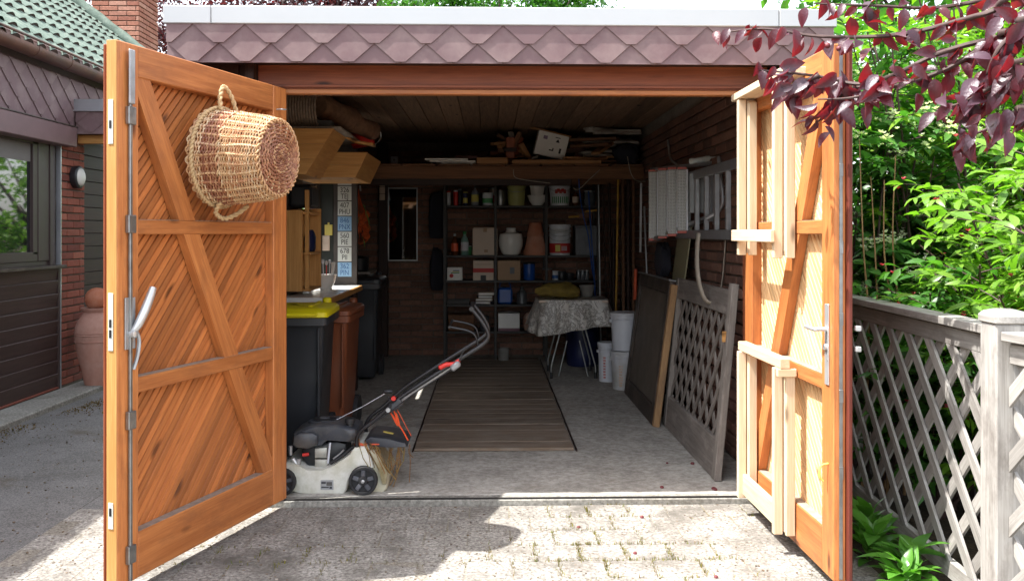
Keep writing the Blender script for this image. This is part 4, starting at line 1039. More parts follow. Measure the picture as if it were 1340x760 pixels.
for i in range(3):
    t = bucket(['white bucket with red and yellow label at the bottom of the nested stack', 'middle white bucket of the nested stack on the second shelf', 'topmost white bucket of the nested stack on the second shelf'][i], 732.5, 29-.0*i, 28, Z2+.05*i, white_pl, red_ink if i == 0 else None, taper=.9, group='nested white buckets on the rack')
    if i == 0:
        for a in (-1.9, -1.75): 
            mb = MB(); mb.cbox(.035, .003, .07, 0, Matrix.Translation((.121*math.cos(a), .121*math.sin(a), .075)) @ Matrix.Rotation(a+math.pi/2, 4, 'Z')); mb.build('label_patch', yellow_ink, t)
        for k in range(6):
            a = -1.45+k*.09; mb = MB(); mb.cbox(.005, .003, .05, 0, Matrix.Translation((.122*math.cos(a), .122*math.sin(a), .075)) @ Matrix.Rotation(a+math.pi/2, 4, 'Z')); mb.build('label_lettering', white_pl, t)
t, w, h = bx_thing('storage_crate', 'grey plastic storage crate at the far end of the second shelf', 'crate', 753, 781, 298, 334, .3, 5.12, plain('grey_crate', rgb(92, 96, 102), .5), Z2)
box('lid', -w/2-.01, w/2+.01, -.01, .31, h+.001, h+.02, MATS['grey_crate'], t)
for k in (-.08, 0, .08): box('rib', k-.008, k+.008, -.006, -.0005, .02, h-.02, MATS['grey_crate'], t, .002)
t, w, h = bx_thing('small_carton', 'small white carton with red and green print on the third shelf', 'carton', 585, 605, 350, 367, .15, 5.1, paper, Z3)
mb = MB(); mb.lathe([(.022, 0), (.022, .001)], 12, axes((1, 0, 0), (0, 0, 1), (0, -1, 0), (-.035, -.0004, .05))); mb.build('print_dot', red_ink, t, fixn=True)
for i, (a_, m_) in enumerate(((.075, green_ink), (.09, yellow_ink), (.1, blue_ink))): box('print_bar', -.04+.012*i, .05, -.0012, -.0003, a_, a_+.01, m_, t, 0)
t, w, h = bx_thing('cardboard_box', 'pale cardboard box with a red stripe on the third shelf', 'box', 619, 646, 341, 367, .28, 5.1, pale_box, Z3)
box('stripe', -w/2, w/2, -.001, -.0002, .085, .13, red_ink, t, 0); box('hand_hole', -.03, .03, -.0012, -.0003, .0, .055, ink, t, 0); box('print_line', -w*.4, w*.4, -.001, -.0002, .17, .176, cardboard, t, 0)
t, w, h = bx_thing('cardboard_box', 'brown cardboard box with faint blue print on the third shelf', 'box', 651, 681, 341, 367, .28, 5.1, cardboard, Z3)
box('print_patch', .01, .06, -.001, -.0002, .07, .14, plain('faded_blue_print', rgb(112, 116, 120), .8), t, 0)
can('dark blue plastic jar with pale base on the third shelf', 692.5, 15, 23, Z3, blue_pl, black_pl, None, 'jar', 'jar')
for u, v in ((735, 12), (745, 10)):
    can('dark tin standing among tools on the third shelf' if u < 740 else 'dented black tin near the upright on the third shelf', u, 12, v, Z3, black_pl)
for k, u in enumerate((757, 762.5, 768)): can(['clear glass jar nearest the rack middle on the third shelf', 'middle clear glass jar of three on the third shelf', 'clear glass jar nearest the poles on the third shelf'][k], u, 5.5, 13, Z3, MATS['grey_glass'], alu, None, 'jar', 'jar')
t, w, h = bx_thing('bucket', 'bright blue plastic caddy on the fourth shelf', 'caddy', 651.5, 670.5, 377, 398, .15, 5.12, blue_pl, Z4, b=.02)
mb = MB(); mb.tube(spline([(-w*.4, .07, h), (-w*.3, .07, h+.05), (0, .07, h+.06), (w*.3, .07, h+.05), (w*.4, .07, h)], 5), .006, 6); mb.build('carry_handle', blue_pl, t, smooth=60)
mb = MB()
t = lobj('flat_iron_tray', 'dark metal tray lying on the fourth shelf', 'tray', 600, Z4)
box('base', -.12, .12, -.1, .1, 0, .01, shelf_steel, t); box('rim', -.12, .12, -.1, -.094, .01, .05, shelf_steel, t); box('rim', -.12, .12, .094, .1, .01, .05, shelf_steel, t)
t, w, h = bx_thing('carton', 'open white carton on the lowest shelf', 'carton', 652, 680, 410, 433, .25, 5.1, paper, Z5)
box('flap', -w/2+.004, -.03, -.03, .004, h+.001, h+.004, paper, t, 0); box('base_band', -w/2, w/2, -.001, -.0002, 0, .03, plain('mauve_print', rgb(120, 88, 96), .8), t, 0)
can('dark pot on the lowest shelf', 634, 12, 20, Z5, plain('dark_pot', rgb(60, 62, 66), .5), None, None, 'pot', 'pot')
def sack(name, label, cat, loc, sx, sy, sz, mat, seed, lump=.2):
    mb = MB(); P = []
    for i in range(17):
        ph = math.pi*i/16; row = []
        for k in range(25):
            th = 2*math.pi*k/24; d = Vector((math.sin(ph)*math.cos(th), math.sin(ph)*math.sin(th), math.cos(ph)))
            f = 1+lump*mnoise.noise(d*1.6+Vector((seed, 0, 0)))+lump*.45*mnoise.noise(d*4.5+Vector((seed, 3, 0)))
            q = Vector((math.copysign(abs(d.x)**.7, d.x)*sx, math.copysign(abs(d.y)**.7, d.y)*sy, d.z*sz))*f
            row.append((q.x, q.y, max(q.z+sz*.8, 0)))
        P.append(row)
    mb.grid(P); o = mb.build(name, mat, None, smooth=70, loc=loc); return tag(o, label, cat)
sack('bag', 'crumpled orange paper bag on the lowest shelf', 'bag', (W(693, 430, 5.2).x, 5.2, .321), .075, .07, .11, plain('orange_bag', rgb(170, 92, 40), .7, var=.2, ns=8, dirt=rgb(180, 178, 170), dirt_amt=.25), 3)
t = thing('flower_pot', 'grey cylinder pot on the floor under the rack', 'pot', (W(659, 450, 5.0).x, 5.0, 0)); lath(t, 'body', [(.05, 0), (.055, .005), (.062, .15), (.057, .152), (.05, .02)], plain('grey_pot', rgb(120, 116, 110), .8))
t = thing('barrel', 'dark blue plastic barrel on the floor under the table', 'barrel', (W(762, 460, 4.75).x, 4.75, 0))
lath(t, 'body', [(.15, 0), (.165, .02), (.175, .15), (.165, .2), (.175, .24), (.17, .38), (.15, .4)], navy_pl, 26); lath(t, 'lid', [(.155, .401), (.155, .42), (.02, .425)], navy_pl, 26)
for x, yy, z0 in ((.12, 0, 0),): pass

can('rusty paint tin on the third shelf behind the table', 716, 13, 15, Z3, plain('rusty_tin', rgb(120, 84, 64), .7, .3, dirt=rgb(90, 60, 44)), steel, None, 'tin', 'tin')
can('white paint pot with blue band beside the rusty tin', 727, 9, 12, Z3, white_pl, white_pl, blue_ink)
for i, (m_, w_) in enumerate(((navy_pl, .16), (cardboard, .18), (dark_cloth, .15), (pale_box, .17))):
    t = lobj('book', ['lowest book, navy blue, of the flat pile on the fourth shelf', 'brown book second in the flat pile on the fourth shelf', 'black book third in the flat pile on the fourth shelf', 'topmost pale book of the flat pile on the fourth shelf'][i], 'book', 634, Z4+.032*i, 5.2, 'books piled on the fourth shelf'); t.rotation_euler.z = .12*(i-1.5)
    box('cover', -w_/2, w_/2, -.1, .1, 0, .03, m_, t, .003); box('pages', -w_/2+.004, w_/2+.003, -.104, -.1005, .005, .025, paper, t, 0)
bx_thing('wooden_crate', 'dark wooden crate on the lowest shelf beside the dark pot', 'crate', 587, 620, 412, 433, .28, 5.12, loft_wood, Z5)
can('grey metal canister on the fourth shelf', 683, 14, 22, Z4, plain('canister_grey', rgb(96, 98, 100), .4, .4), black_pl, None, 'canister', 'canister', neck=.35)
can('squat green tin between bottles and beige box on the second shelf', 614.5, 5, 12, Z2, green_ink, alu, None, 'tin', 'tin', y=5.25)
can('tall black aerosol next to the red can on the top shelf', 602, 5, 22, Z1, black_pl, alu, None, 'spray_can', 'spray can', y=5.25)
can('cream tin tucked behind the green-labelled tin on the top shelf', 646, 11, 24, Z1, pale_box, alu, red_ink, 'tin', 'tin', y=5.3)
# ------------------------------------------------------------------ table with cloth
tx0, tx1, ty0, ty1, tz = .47, 1.13, 3.82, 4.4, .745
tb = thing('folding_table', 'folding camping table with thin metal legs at the back of the garage', 'table', ((tx0+tx1)/2, (ty0+ty1)/2, 0))
hx, hy = (tx1-tx0)/2, (ty1-ty0)/2
box('table_top', -hx, hx, -hy, hy, tz-.025, tz, pale_box, tb, .006)
for sx, yy in ((-1, -hy+.08), (1, -hy+.08), (-1, hy-.08), (1, hy-.08)):
    foot = Vector((sx*(hx-.12), yy-.03 if yy < 0 else yy+.03, .0)); knee = foot+Vector((sx*.0, 0, .12)); top = Vector((sx*(hx-.28), yy, tz-.026))
    mb = MB(); mb.tube([top, knee, foot+Vector((0, 0, .012))], .009, 8); lg = mb.build('leg', steel, tb, smooth=60)
    mb = MB(); mb.tube([foot, foot+Vector((0, 0, .06))], .013, 8); mb.build('foot_cap', black_pl, lg, smooth=60)
for yy in (-hy+.08, hy-.08):
    mb = MB(); mb.tube([(-hx+.28, yy, tz-.05), (hx-.28, yy, tz-.05)], .007, 6); mb.build('stretcher', steel, tb, smooth=60)
for sx in (-1, 1): mb = MB(); mb.tube([(sx*.06, -hy+.06, .36), (sx*.14, -hy+.05, .02)], .006, 6); mb.build('stay', steel, tb, smooth=60)
cl_m, n_, l_, p_ = mat_new('marbled_oilcloth')
v_ = coords(n_, l_, (1, 1, 1)); f_ = noise(n_, l_, v_, 9, 10, .72, 1.6); f2_ = noise(n_, l_, v_, 2.5, 4)
c_ = ramp(n_, l_, f_, [(.42, rgb(212, 208, 200)), (.5, rgb(112, 106, 100)), (.54, rgb(216, 212, 206)), (.7, rgb(224, 220, 212))])
l_.new(mixc(n_, l_, .4, c_, ramp(n_, l_, f2_, [(.35, (.5, .48, .46, 1)), (.6, (1, 1, 1, 1))]), 'MULTIPLY'), p_.inputs['Base Color']); p_.inputs['Roughness'].default_value = .45
mb = MB(); P = []; per = []
def cloth_pt(s, t):
    """s round the table edge 0..1, t 0 at the centre .. 1 edge .. 2 hem"""
    a = 2*math.pi*s; ca, sa = math.cos(a), math.sin(a); ex = 5.0
    q = (abs(ca)**ex+abs(sa)**ex)**(-1/ex); ex_, ey_ = (hx+.012)*q*ca, (hy+.012)*q*sa
    if t <= 1: return Vector((ex_*t, ey_*t, tz+.003))
    k = t-1; drop = .27+.1*(max(0, -ca)**2)*(max(0, -sa))*1.6+.025*math.sin(a*3+1)
    w = .03*k*math.sin(a*13+.7*math.sin(a*3))+.07*k
    n2 = Vector((ca, sa, 0)).normalized(); sag = min(1, k*6)
    return Vector((ex_, ey_, tz+.003-drop*k))+n2*(w*sag+.004)
for t_ in (0.02, .5, .9, .97, 1.0, 1.03, 1.1, 1.25, 1.45, 1.7, 1.9, 2.0):
    P.append([cloth_pt(k/120, t_) for k in range(121)])
mb.grid(P); o = mb.build('tablecloth', cl_m, None, smooth=60, loc=((tx0+tx1)/2, (ty0+ty1)/2, 0), solid=.002)
tag(o, 'white oilcloth with grey marbling draped over the folding table', 'tablecloth')
sack('bag', 'olive yellow sack lying on the marbled tablecloth', 'sack', (.68, 4.15, tz+.006), .2, .12, .08, plain('olive_sack', rgb(126, 106, 44), .8, var=.35, ns=14, bmp=.2), 11, .35)
t = thing('flower_pot', 'small grey pot on the tablecloth behind the yellow sack', 'pot', (.97, 4.25, tz+.005)); lath(t, 'body', [(.05, 0), (.055, .004), (.072, .1), (.076, .102), (.076, .115), (.066, .115), (.05, .02)], MATS['grey_pot'])

# white food buckets by the wall
def pail(label, x, y, z, r, h, text_col=None, lid=True):
    t = thing('lidded_pail', label, 'pail', (x, y, z), 0, 'white lidded pails on the garage floor')
    lath(t, 'body', [(r*.84, 0), (r*.86, .006), (r*.97, h*.84), (r*1.03, h*.85), (r*1.03, h*.9), (r*.98, h*.9)], white_pl, 28)
    lath(t, 'lid', [(r*1.0, h*.9), (r*1.06, h*.905), (r*1.06, h*.97), (r*1.0, h*.985), (r*.94, h*.975), (r*.3, h*.975)], white_pl, 28)
    for s_ in (-1, 1):
        mb = MB(); mb.box(s_*r*1.0-.012, s_*r*1.0+.012, -.02, .02, h*.72, h*.8, .006); mb.build('handle_lug', white_pl, t)
    mb = MB(); mb.tube(spline([(-r*1.02, 0, h*.76), (-r*.75, -r*.72, h*.79), (0, -r*1.05, h*.82), (r*.75, -r*.72, h*.79), (r*1.02, 0, h*.76)], 6), .003, 5); mb.build('bail', white_pl, t, smooth=60)
    if text_col:
        for k in range(8):
            zz = h*(.12+.07*k); mb = MB()
            for j in range(3):
                a = -2.1+j*.1+random.uniform(-.02, .02); mb.cbox(.007, .002, h*.045, 0, Matrix.Translation((r*(.86+.1*zz/h)*1.012*math.cos(a), r*(.86+.1*zz/h)*1.012*math.sin(a), zz)) @ Matrix.Rotation(a+math.pi/2, 4, 'Z'))
            mb.build('print_mark', text_col, t)
    return t
faded = plain('faded_orange_print', rgb(196, 160, 130), .6); fred = plain('faded_red_print', rgb(190, 120, 116), .6)
pail('white lidded pail with faded orange print standing under another pail', 1.2, 3.3, 0, .12, .345, faded)
pail('white lidded pail stacked on top of another beside the leaning panel', 1.2, 3.3, .345, .122, .34)
pail('slim white pail with red print behind the stacked pair', 1.1, 3.72, 0, .085, .37, fred)

# ------------------------------------------------------------------ things leaning on the right wall
# dark framed panel
def lean_frame(x0, x1, z1):
    """local X along y of the place, local Y up the lean, local Z towards the room"""
    U = Vector((0, 1, 0)); V = Vector((x1-x0, 0, z1)); V.normalize(); N = U.cross(V); N = N if N.x < 0 else -N
    return U, V, N
U, V, N = lean_frame(1.2, 1.335, 1.03)
dp = thing('cupboard_door', 'dark brown framed panel with a raw timber edge leaning on the wall', 'panel', (1.2, 2.4, 0))
def dpp(n, a0, a1, b0, b1, c0, c1, m, par=None):
    P0 = U*((a0+a1)/2)+V*((b0+b1)/2)+N*((c0+c1)/2)
    la, lb = a1-a0, b1-b0
    if la >= lb: return inst(n, cbox_mesh(n, la, lb, c1-c0, .004, m), axes(U, V, U.cross(V), P0), par or dp)
    return inst(n, cbox_mesh(n, lb, la, c1-c0, .004, m), axes(V, U, V.cross(U), P0), par or dp)
HL_ = .665
dpp('panel', -HL_+.02, HL_-.02, .05, 1.0, .006, .02, mud_paint)
for a in ((-HL_, -HL_+.085, 0, 1.04), (HL_-.085, HL_, 0, 1.04)): dpp('stile', *a, .0, .038, dark_frame)
dpp('rail', -HL_+.085, HL_-.085, 0, .12, .001, .036, dark_frame); dpp('rail', -HL_+.085, HL_-.085, .95, 1.04, .001, .036, dark_frame)
for a in ((-HL_+.085, HL_-.085, .12, .135), (-HL_+.085, HL_-.085, .935, .95)): dpp('bead', *a, .02, .034, dark_frame)
for a in ((-HL_+.085, -HL_+.1, .135, .935), (HL_-.1, HL_-.085, .135, .935)): dpp('bead', *a, .02, .033, dark_frame)
dpp('edge_batten', -HL_-.05, -HL_-.002, .0, 1.02, -.012, .035, wood('rough_sawn_batten', rgb(132, 98, 66), rgb(184, 146, 104), .85, var=.1, bmp=.7, grey=rgb(112, 92, 72), grey_amt=.4))
dpp('top_trim', -HL_, HL_, 1.041, 1.05, -.006, .05, alu)
# lattice gate
U, V, N = lean_frame(1.29, 1.395, 1.13)
lg = thing('lattice_gate', 'weathered grey lattice gate leaning on the right garage wall', 'gate', (1.29, 1.02, 0)); dp = lg
GL = .75
dpp('stile', -GL, -GL+.075, 0, 1.1, 0, .04, gate_wood); dpp('stile', GL-.075, GL, 0, 1.06, 0, .04, gate_wood)
dpp('top_rail', -GL+.075, GL-.075, .92, 1.06, .002, .036, gate_wood); dpp('bottom_rail', -GL+.075, GL-.075, 0, .22, .002, .036, gate_wood)
x0, x1, z0, z1 = -GL+.075, GL-.075, .22, .92
for lay, sg_ in ((0, 1), (1, -1)):
    a = R(52); e = Vector((math.cos(a)*sg_, math.sin(a))); nr = Vector((-e.y, e.x)); s = -2.2
    while s < 2.2:
        poly = [(x0-.01, z0-.01), (x1+.01, z0-.01), (x1+.01, z1+.01), (x0-.01, z1+.01)]
        poly = clip_poly(clip_poly(poly, tuple(nr), s+.017), tuple(-nr), -(s-.017)); s += .138
        if len(poly) < 3: continue
        c = (sum(p[0] for p in poly)/len(poly), sum(p[1] for p in poly)/len(poly))
        mb = MB(); mb.prism([((p[0]-c[0])*e.x+(p[1]-c[1])*e.y, (p[0]-c[0])*nr.x+(p[1]-c[1])*nr.y) for p in poly], .009)
        X3 = U*e.x+V*e.y; Y3 = U*nr.x+V*nr.y
        inst('slat', mb.mesh('slat', gate_wood), axes(X3, Y3, X3.cross(Y3), U*c[0]+V*c[1]+N*(.008+.011*lay)), lg)
mb = MB(); mb.cbox(.03, .012, .06, .003, Matrix.Translation(U*(-GL+.04)+V*.8+N*.045)); mb.build('hinge_plate', pale_wood, lg)
# loose boards standing behind it
for i, (yy, x_b, x_t, h_, w_, m_, lab) in enumerate([(.2, 1.4, 1.44, 1.12, .09, old_grey_wood, 'grey board standing upright between lattice gate and door post'),
        (.29, 1.43, 1.455, 1.08, .06, dark_wood, 'dark narrow board standing upright behind the grey one')]):
    o = beam('board', (x_b, yy, .0), (x_t, yy, h_), .022, w_, m_, None, up=(0, 1, 0)); tag(o, lab, 'board')
t = MB(); t.tube([(1.445, .13, .0), (1.46, .13, .75)], .016, 10); tag(t.build('steel_pipe', steel, smooth=60), 'grey steel pipe standing in the corner by the door post', 'pipe')
o = beam('sheet_panel', (1.36, 1.9, 1.0), (1.44, 1.9, 1.62) if False else (1.45, 1.9, 1.42), .4, .012, olive_sheet, None, up=(1, 0, 0)); tag(o, 'olive coloured sheet standing on the leaning panel against the wall', 'sheet')
o.matrix_basis = axes((0, 1, 0), Vector((.13, 0, 1)).normalized(), Vector((-1, 0, .13)).normalized(), (1.41, 1.86, 1.24)); o.data = cbox_mesh('sheet', .42, .44, .01, .002, olive_sheet)
sack('coiled_tarp', 'dark bundled tarpaulin wedged behind the leaning panel', 'tarpaulin', (1.38, 2.45, 1.04), .05, .17, .15, dark_cloth, 5, .3)

# ------------------------------------------------------------------ ladders hung on the right wall
sl = thing('step_ladder', 'aluminium step ladder with white perforated treads hung sideways on the wall', 'step ladder', (1.3, 1.9, 1.6))
def SLp(x, y, z): return Vector((x-1.3, y-1.9, z-1.6))
perf, n_, l_, p_ = mat_new('perforated_tread')
vo = n_.new('ShaderNodeTexVoronoi'); vo.inputs['Scale'].default_value = 95; vo.inputs['Randomness'].default_value = .15
tc = n_.new('ShaderNodeTexCoord'); l_.new(tc.outputs['Object'], vo.inputs['Vector'])
l_.new(ramp(n_, l_, vo.outputs['Distance'], [(.28, rgb(84, 84, 82)), (.4, rgb(168, 168, 164))]), p_.inputs['Base Color']); p_.inputs['Roughness'].default_value = .5; p_.inputs['Metallic'].default_value = .2
bump(n_, l_, p_, vo.outputs['Distance'], .3, .004)
tread = [(854.5, 225, 312, 2.22), (867, 223, 309, 2.02), (879.5, 222, 306, 1.84), (892.5, 222, 302, 1.66)]
for u, v0, v1, yy in tread:
    a = W(u, v0, yy); b_ = W(u, v1, yy); hw = .031
    o = inst('tread', cbox_mesh('tread', a.z-b_.z, hw*2, .045, .004, perf), axes((0, 0, 1), Vector((-.96, .28, 0)).normalized(), Vector((-.28, -.96, 0)).normalized(), SLp(a.x, yy, (a.z+b_.z)/2)), sl)
    inst('nosing', cbox_mesh('nosing', a.z-b_.z, .012, .03, .002, white_pl), axes((0, 0, 1), Vector((-.96, .28, 0)).normalized(), Vector((-.28, -.96, 0)).normalized(), SLp(a.x+.033, yy-.02, (a.z+b_.z)/2)), sl)
    for z, m_ in ((a.z, 1), (b_.z, -1)):
        inst('end_cap', cbox_mesh('end_cap', .02, hw*2+.004, .026, .004, plain('faded_red_cap', rgb(176, 84, 70), .5) if 'faded_red_cap' not in MATS else MATS['faded_red_cap']), axes((0, 0, 1), Vector((-.96, .28, 0)).normalized(), Vector((-.28, -.96, 0)).normalized(), SLp(a.x, yy, z+m_*.008)), sl)
lo = [W(848, 315, 2.3), W(872, 305, 1.95), W(900, 294, 1.6), W(930, 281, 1.3)]; up_ = [W(850, 222, 2.3), W(870, 219, 1.95), W(900, 217, 1.6), W(935, 213, 1.3)]
for P in (lo, up_): beam('stile', P[0]-Vector((1.3, 1.9, 1.6))+Vector((.03, 0, 0)), P[3]-Vector((1.3, 1.9, 1.6))+Vector((.03, 0, 0)), .06, .025, alu, sl)
a, b_ = W(902, 226, 1.5), W(926, 279, 1.5)
o = inst('tray', cbox_mesh('tray', a.z-b_.z, b_.x-a.x, .02, .006, plain('grey_tray', rgb(120, 122, 122), .5, .3)), axes((0, 0, 1), Vector((-.97, .2, 0)).normalized(), Vector((-.2, -.97, 0)).normalized(), SLp((a.x+b_.x)/2, 1.5, (a.z+b_.z)/2)), sl)
for k, (u0, v0, u1, v1, yy) in enumerate([(931, 222, 930, 290, 1.3), (936, 220, 936, 294, 1.25)]): beam('rung', W(u0, v0, yy)-Vector((1.3, 1.9, 1.6)), W(u1, v1, yy)-Vector((1.3, 1.9, 1.6)), .03, .025, alu, sl)
# plain ladder behind it
ld = thing('ladder', 'plain grey aluminium ladder hung behind the step ladder', 'ladder', (1.42, 1.2, 1.6))
for z in (1.78, 1.37): box('stile', -.012, .012, -.95, .9, z-1.6-.03, z-1.6+.03, alu, ld, .004)
for k in range(7): beam('rung', (0, -.85+.27*k, -.2), (0, -.85+.27*k, .15), .032, .03, alu, ld, up=(1, 0, 0))
mb = MB(); P = [W(903, 212, 1.5), W(925, 209, 1.42), W(945, 206, 1.3), W(962, 205, 1.18)]
Q = spline([p+Vector((0, 0, .004)) for p in P], 5)
cm = plain('pale_rag', rgb(190, 192, 186), .9, var=.15, ns=20, bmp=.3, dirt=rgb(120, 150, 160), dirt_amt=.3); mb = MB(); mb.tube(Q, [.02+.005*mnoise.noise(Vector((i*.7, 0, 0))) for i in range(len(Q))], 10)
tag(mb.build('rag', cm, smooth=70), 'pale rag wrapped along the top of the hung ladders', 'rag')
mb = MB(); mb.tube(spline([W(941, 206, 1.1), W(943, 230, 1.05), W(946, 262, 1.02), W(940, 276, 1.05), W(925, 286, 1.1)], 8), .015, 10); tag(mb.build('bent_tube', alu, smooth=60), 'bent grey tube hooked over the hung ladders', 'tube')
mb = MB(); mb.tube(spline([W(874, 183, 2.0), W(876, 200, 1.98), W(879, 210, 1.95), W(890, 218, 1.9)], 6), .009, 8); tag(mb.build('wall_hook', steel, smooth=60), 'steel wall hook curving above the step ladder', 'hook')
def strap(name, label, pts, w, m):
    P = spline(pts, 8); mb = MB(); G_ = []
    for i, p in enumerate(P):
        t_ = (P[min(i+1, len(P)-1)]-P[max(i-1, 0)]).normalized(); s_ = t_.cross(Vector((0, 1, 0))).normalized() if abs(t_.y) < .95 else Vector((1, 0, 0))
        s_ = (s_*.5+Vector((0, .85, 0))).normalized(); G_.append([p-s_*w/2, p+s_*w/2])
    mb.grid(G_); return tag(mb.build(name, m, smooth=60, solid=.004), label, 'strap')
strap('strap', 'long grey webbing strap hanging in a loop from the ladder', [W(951, 300, .75), W(949, 330, .74), W(946, 365, .73), W(940, 388, .73), W(930, 396, .73), W(921, 389, .75), W(914, 365, .8), W(912, 335, .85), W(914, 305, .9)], .035, cord_grey)

# poles in the far right corner
poles = [(789, 235, 794, 420, 4.9, .009, 'dark_wood', 'dark thin pole nearest the rack'), (797, 240, 800, 430, 4.8, .014, 'dark_wood', 'dark round pole second from the rack'),
         (809, 235, 806, 405, 4.4, .011, 'yellow', 'yellow painted pole in the corner'), (815, 228, 816, 410, 4.3, .016, 'loft', 'brown timber pole right behind the yellow one'),
         (822, 230, 822, 420, 4.2, .018, 'dark_wood', 'thick dark timber pole in the corner'), (829, 232, 829, 420, 4.0, .014, 'loft', 'brown broomstick beside the orange tool'),
         (839, 240, 838, 330, 3.6, .011, 'white', 'white tube hanging upright by the steps'), (843, 270, 848, 362, 3.5, .01, 'alu', 'grey metal tube leaning by the steps'), (770, 250, 778, 372, 4.9, .008, 'blue', 'thin blue pole in front of the rack'),
         (783, 232, 786, 440, 4.95, .01, 'alu', 'thin grey metal pole beside the blue one'), (803, 300, 803, 445, 4.6, .02, 'dark_wood', 'dark square post low in the corner')]
pm = {'dark_wood': dark_wood, 'loft': loft_wood, 'yellow': plain('yellow_pole_paint', rgb(176, 130, 40), .5), 'white': white_pl, 'alu': alu, 'blue': blue_pl}
for u0, v0, u1, v1, yy, r, m_, lab in poles:
    a = W(u0, v0, yy+.1); b_ = W(u1, v1, yy)
    if m_ not in ('white',): 
        d_ = (b_-a); b_ = a+d_*((a.z-.005)/(a.z-b_.z))
    a.x = min(a.x, 1.47); b_.x = min(b_.x, 1.45)
    mb = MB(); mb.tube([a, a.lerp(b_, .5), b_], r, 8); tag(mb.build('pole', pm[m_], smooth=60), lab, 'pole', 'poles in the back corner')
mb = MB(); mb.tube([W(832, 352, 3.9), W(831, 392, 3.9)], .016, 8); tag(mb.build('hand_tool', orange_pl, smooth=60), 'orange tool handle among the corner poles', 'tool handle')
for i, (u0, v0, u1, v1) in enumerate(((744, 284, 758, 283), (766, 277, 781, 275))):
    mb = MB(); mb.tube([W(u0, v0, 5.0), W(u1, v1, 5.0)], .012, 8); tag(mb.build('tool_grip', pm['yellow'], smooth=60), ['short yellow tool grip in front of the nested buckets', 'short yellow tool grip above the grey crate'][i], 'tool grip')
mb = MB(); mb.tube(spline([W(757, 228, 4.6), W(759, 255, 4.6), W(764, 285, 4.7), W(770, 310, 4.8), W(774, 345, 4.85), W(779, 378, 4.9)], 6), .006, 6); tag(mb.build('cord', blue_pl, smooth=60), 'thin blue cord dangling in front of the rack', 'cord')
for i, uv in enumerate(([(785, 222), (770, 236), (757, 248), (750, 246)], [(672, 222), (674, 232), (690, 236), (720, 240)], [(821, 205), (825, 225), (832, 236), (845, 238)])):
    mb = MB(); mb.tube(spline([W(u, v, 3.85) for u, v in uv], 6), .004, 5); tag(mb.build('cord', cord_grey, smooth=60), ['grey cord tied under the right end of the loft beam', 'grey cord knotted round the middle of the loft beam', 'grey looped cord hanging beside the lumber pile'][i], 'cord')

# ------------------------------------------------------------------ left wall: workbench, cupboards, plates
wb = thing('workbench', 'narrow workbench with white worktop under the left garage window', 'workbench', (-1.3, 2.5, 0))
box('worktop', -.198, .16, -.75, .84, .885, .92, white_cer, wb, .004); box('edge_strip', .161, .18, -.75, .84, .876, .919, pale_wood, wb, .003)
for yy in (-.72, .78): box('leg', .1, .14, yy-.02, yy+.02, 0, .884, dark_wood, wb)
box('rear_board', -.198, -.18, -.75, .84, .4, .88, dark_wood, wb)
# lean-to cupboard of yellow boards
cb = thing('open_cupboard', 'tall open cupboard of yellow boards on the left wall above the bins', 'cupboard', (-1.42, 2.0, .95))
box('side_panel', -.079, .045, -.02, 0, 0, .6, pale_wood, cb); box('side_panel', -.079, .1, .42, .44, 0, .62, pale_wood, cb)
for z in (0, .27, .57): box('shelf', -.079, .1, .001, .419, z, z+.018, pale_wood, cb)
box('post', .055, .085, .02, .05, .0, .75, pale_wood, cb)
o = sack('bag', 'dark blue bag on the yellow cupboard shelf', 'bag', (-1.36, 2.2, 1.24), .04, .08, .09, navy_pl, 8, .2)
t = thing('dark_case', 'dark equipment case standing on top of the yellow cupboard', 'case', (-1.42, 2.2, 1.571)); box('body', -.07, .1, -.15, .15, 0, .17, black_pl, t, .02); box('strap', -.072, .102, -.02, .02, .171, .178, dark_cloth, t)
# partition post with number plates
pp = thing('partition', 'dark post and panel standing on the workbench end', 'partition', (-1.3, 3.36, 0))
box('panel', -.195, -.08, -.01, .02, .92, 2.38, dark_panel, pp); box('post', -.079, .13, -.02, .04, .0, 2.38, plain('grey_post_paint', rgb(70, 64, 60), .6), pp)
PLY = 3.335
plates = [('', 'TUA', 0), ('326', 'TEJ', 0), ('407', 'PHU', 0), ('846', 'PNX', 1), ('560', 'PIE', 0), ('678', 'PII', 0), ('362', 'PIN', 1)]
for i, (a, b_, blue) in enumerate(plates):
    v0 = 223.2+19.9*i; p0 = W(442, v0+.6, PLY); p1 = W(460, v0+19.3, PLY); w = p1.x-p0.x; h = p0.z-p1.z
    lab = ('pale blue' if blue else 'white')+' number plate lettered '+(a+' ' if a else '')+b_+(' half hidden by the box above' if not a else ' nailed to the post')
    t = thing('number_plate', lab, 'number plate', ((p0.x+p1.x)/2, PLY, p1.z), 0, 'number plates on the post')
    box('plate', -w/2, w/2, -.002, .001, 0, h, plate_b if blue else plate_w, t, .001)
    im = blue_ink if blue else ink
    if a: text_obj('lettering', a, h*.52, im, t, facing((0, -.0032, h*.72)), sx=.82)
    text_obj('lettering', b_, h*.52, im, t, facing((0, -.0032, h*.27)), sx=.78)
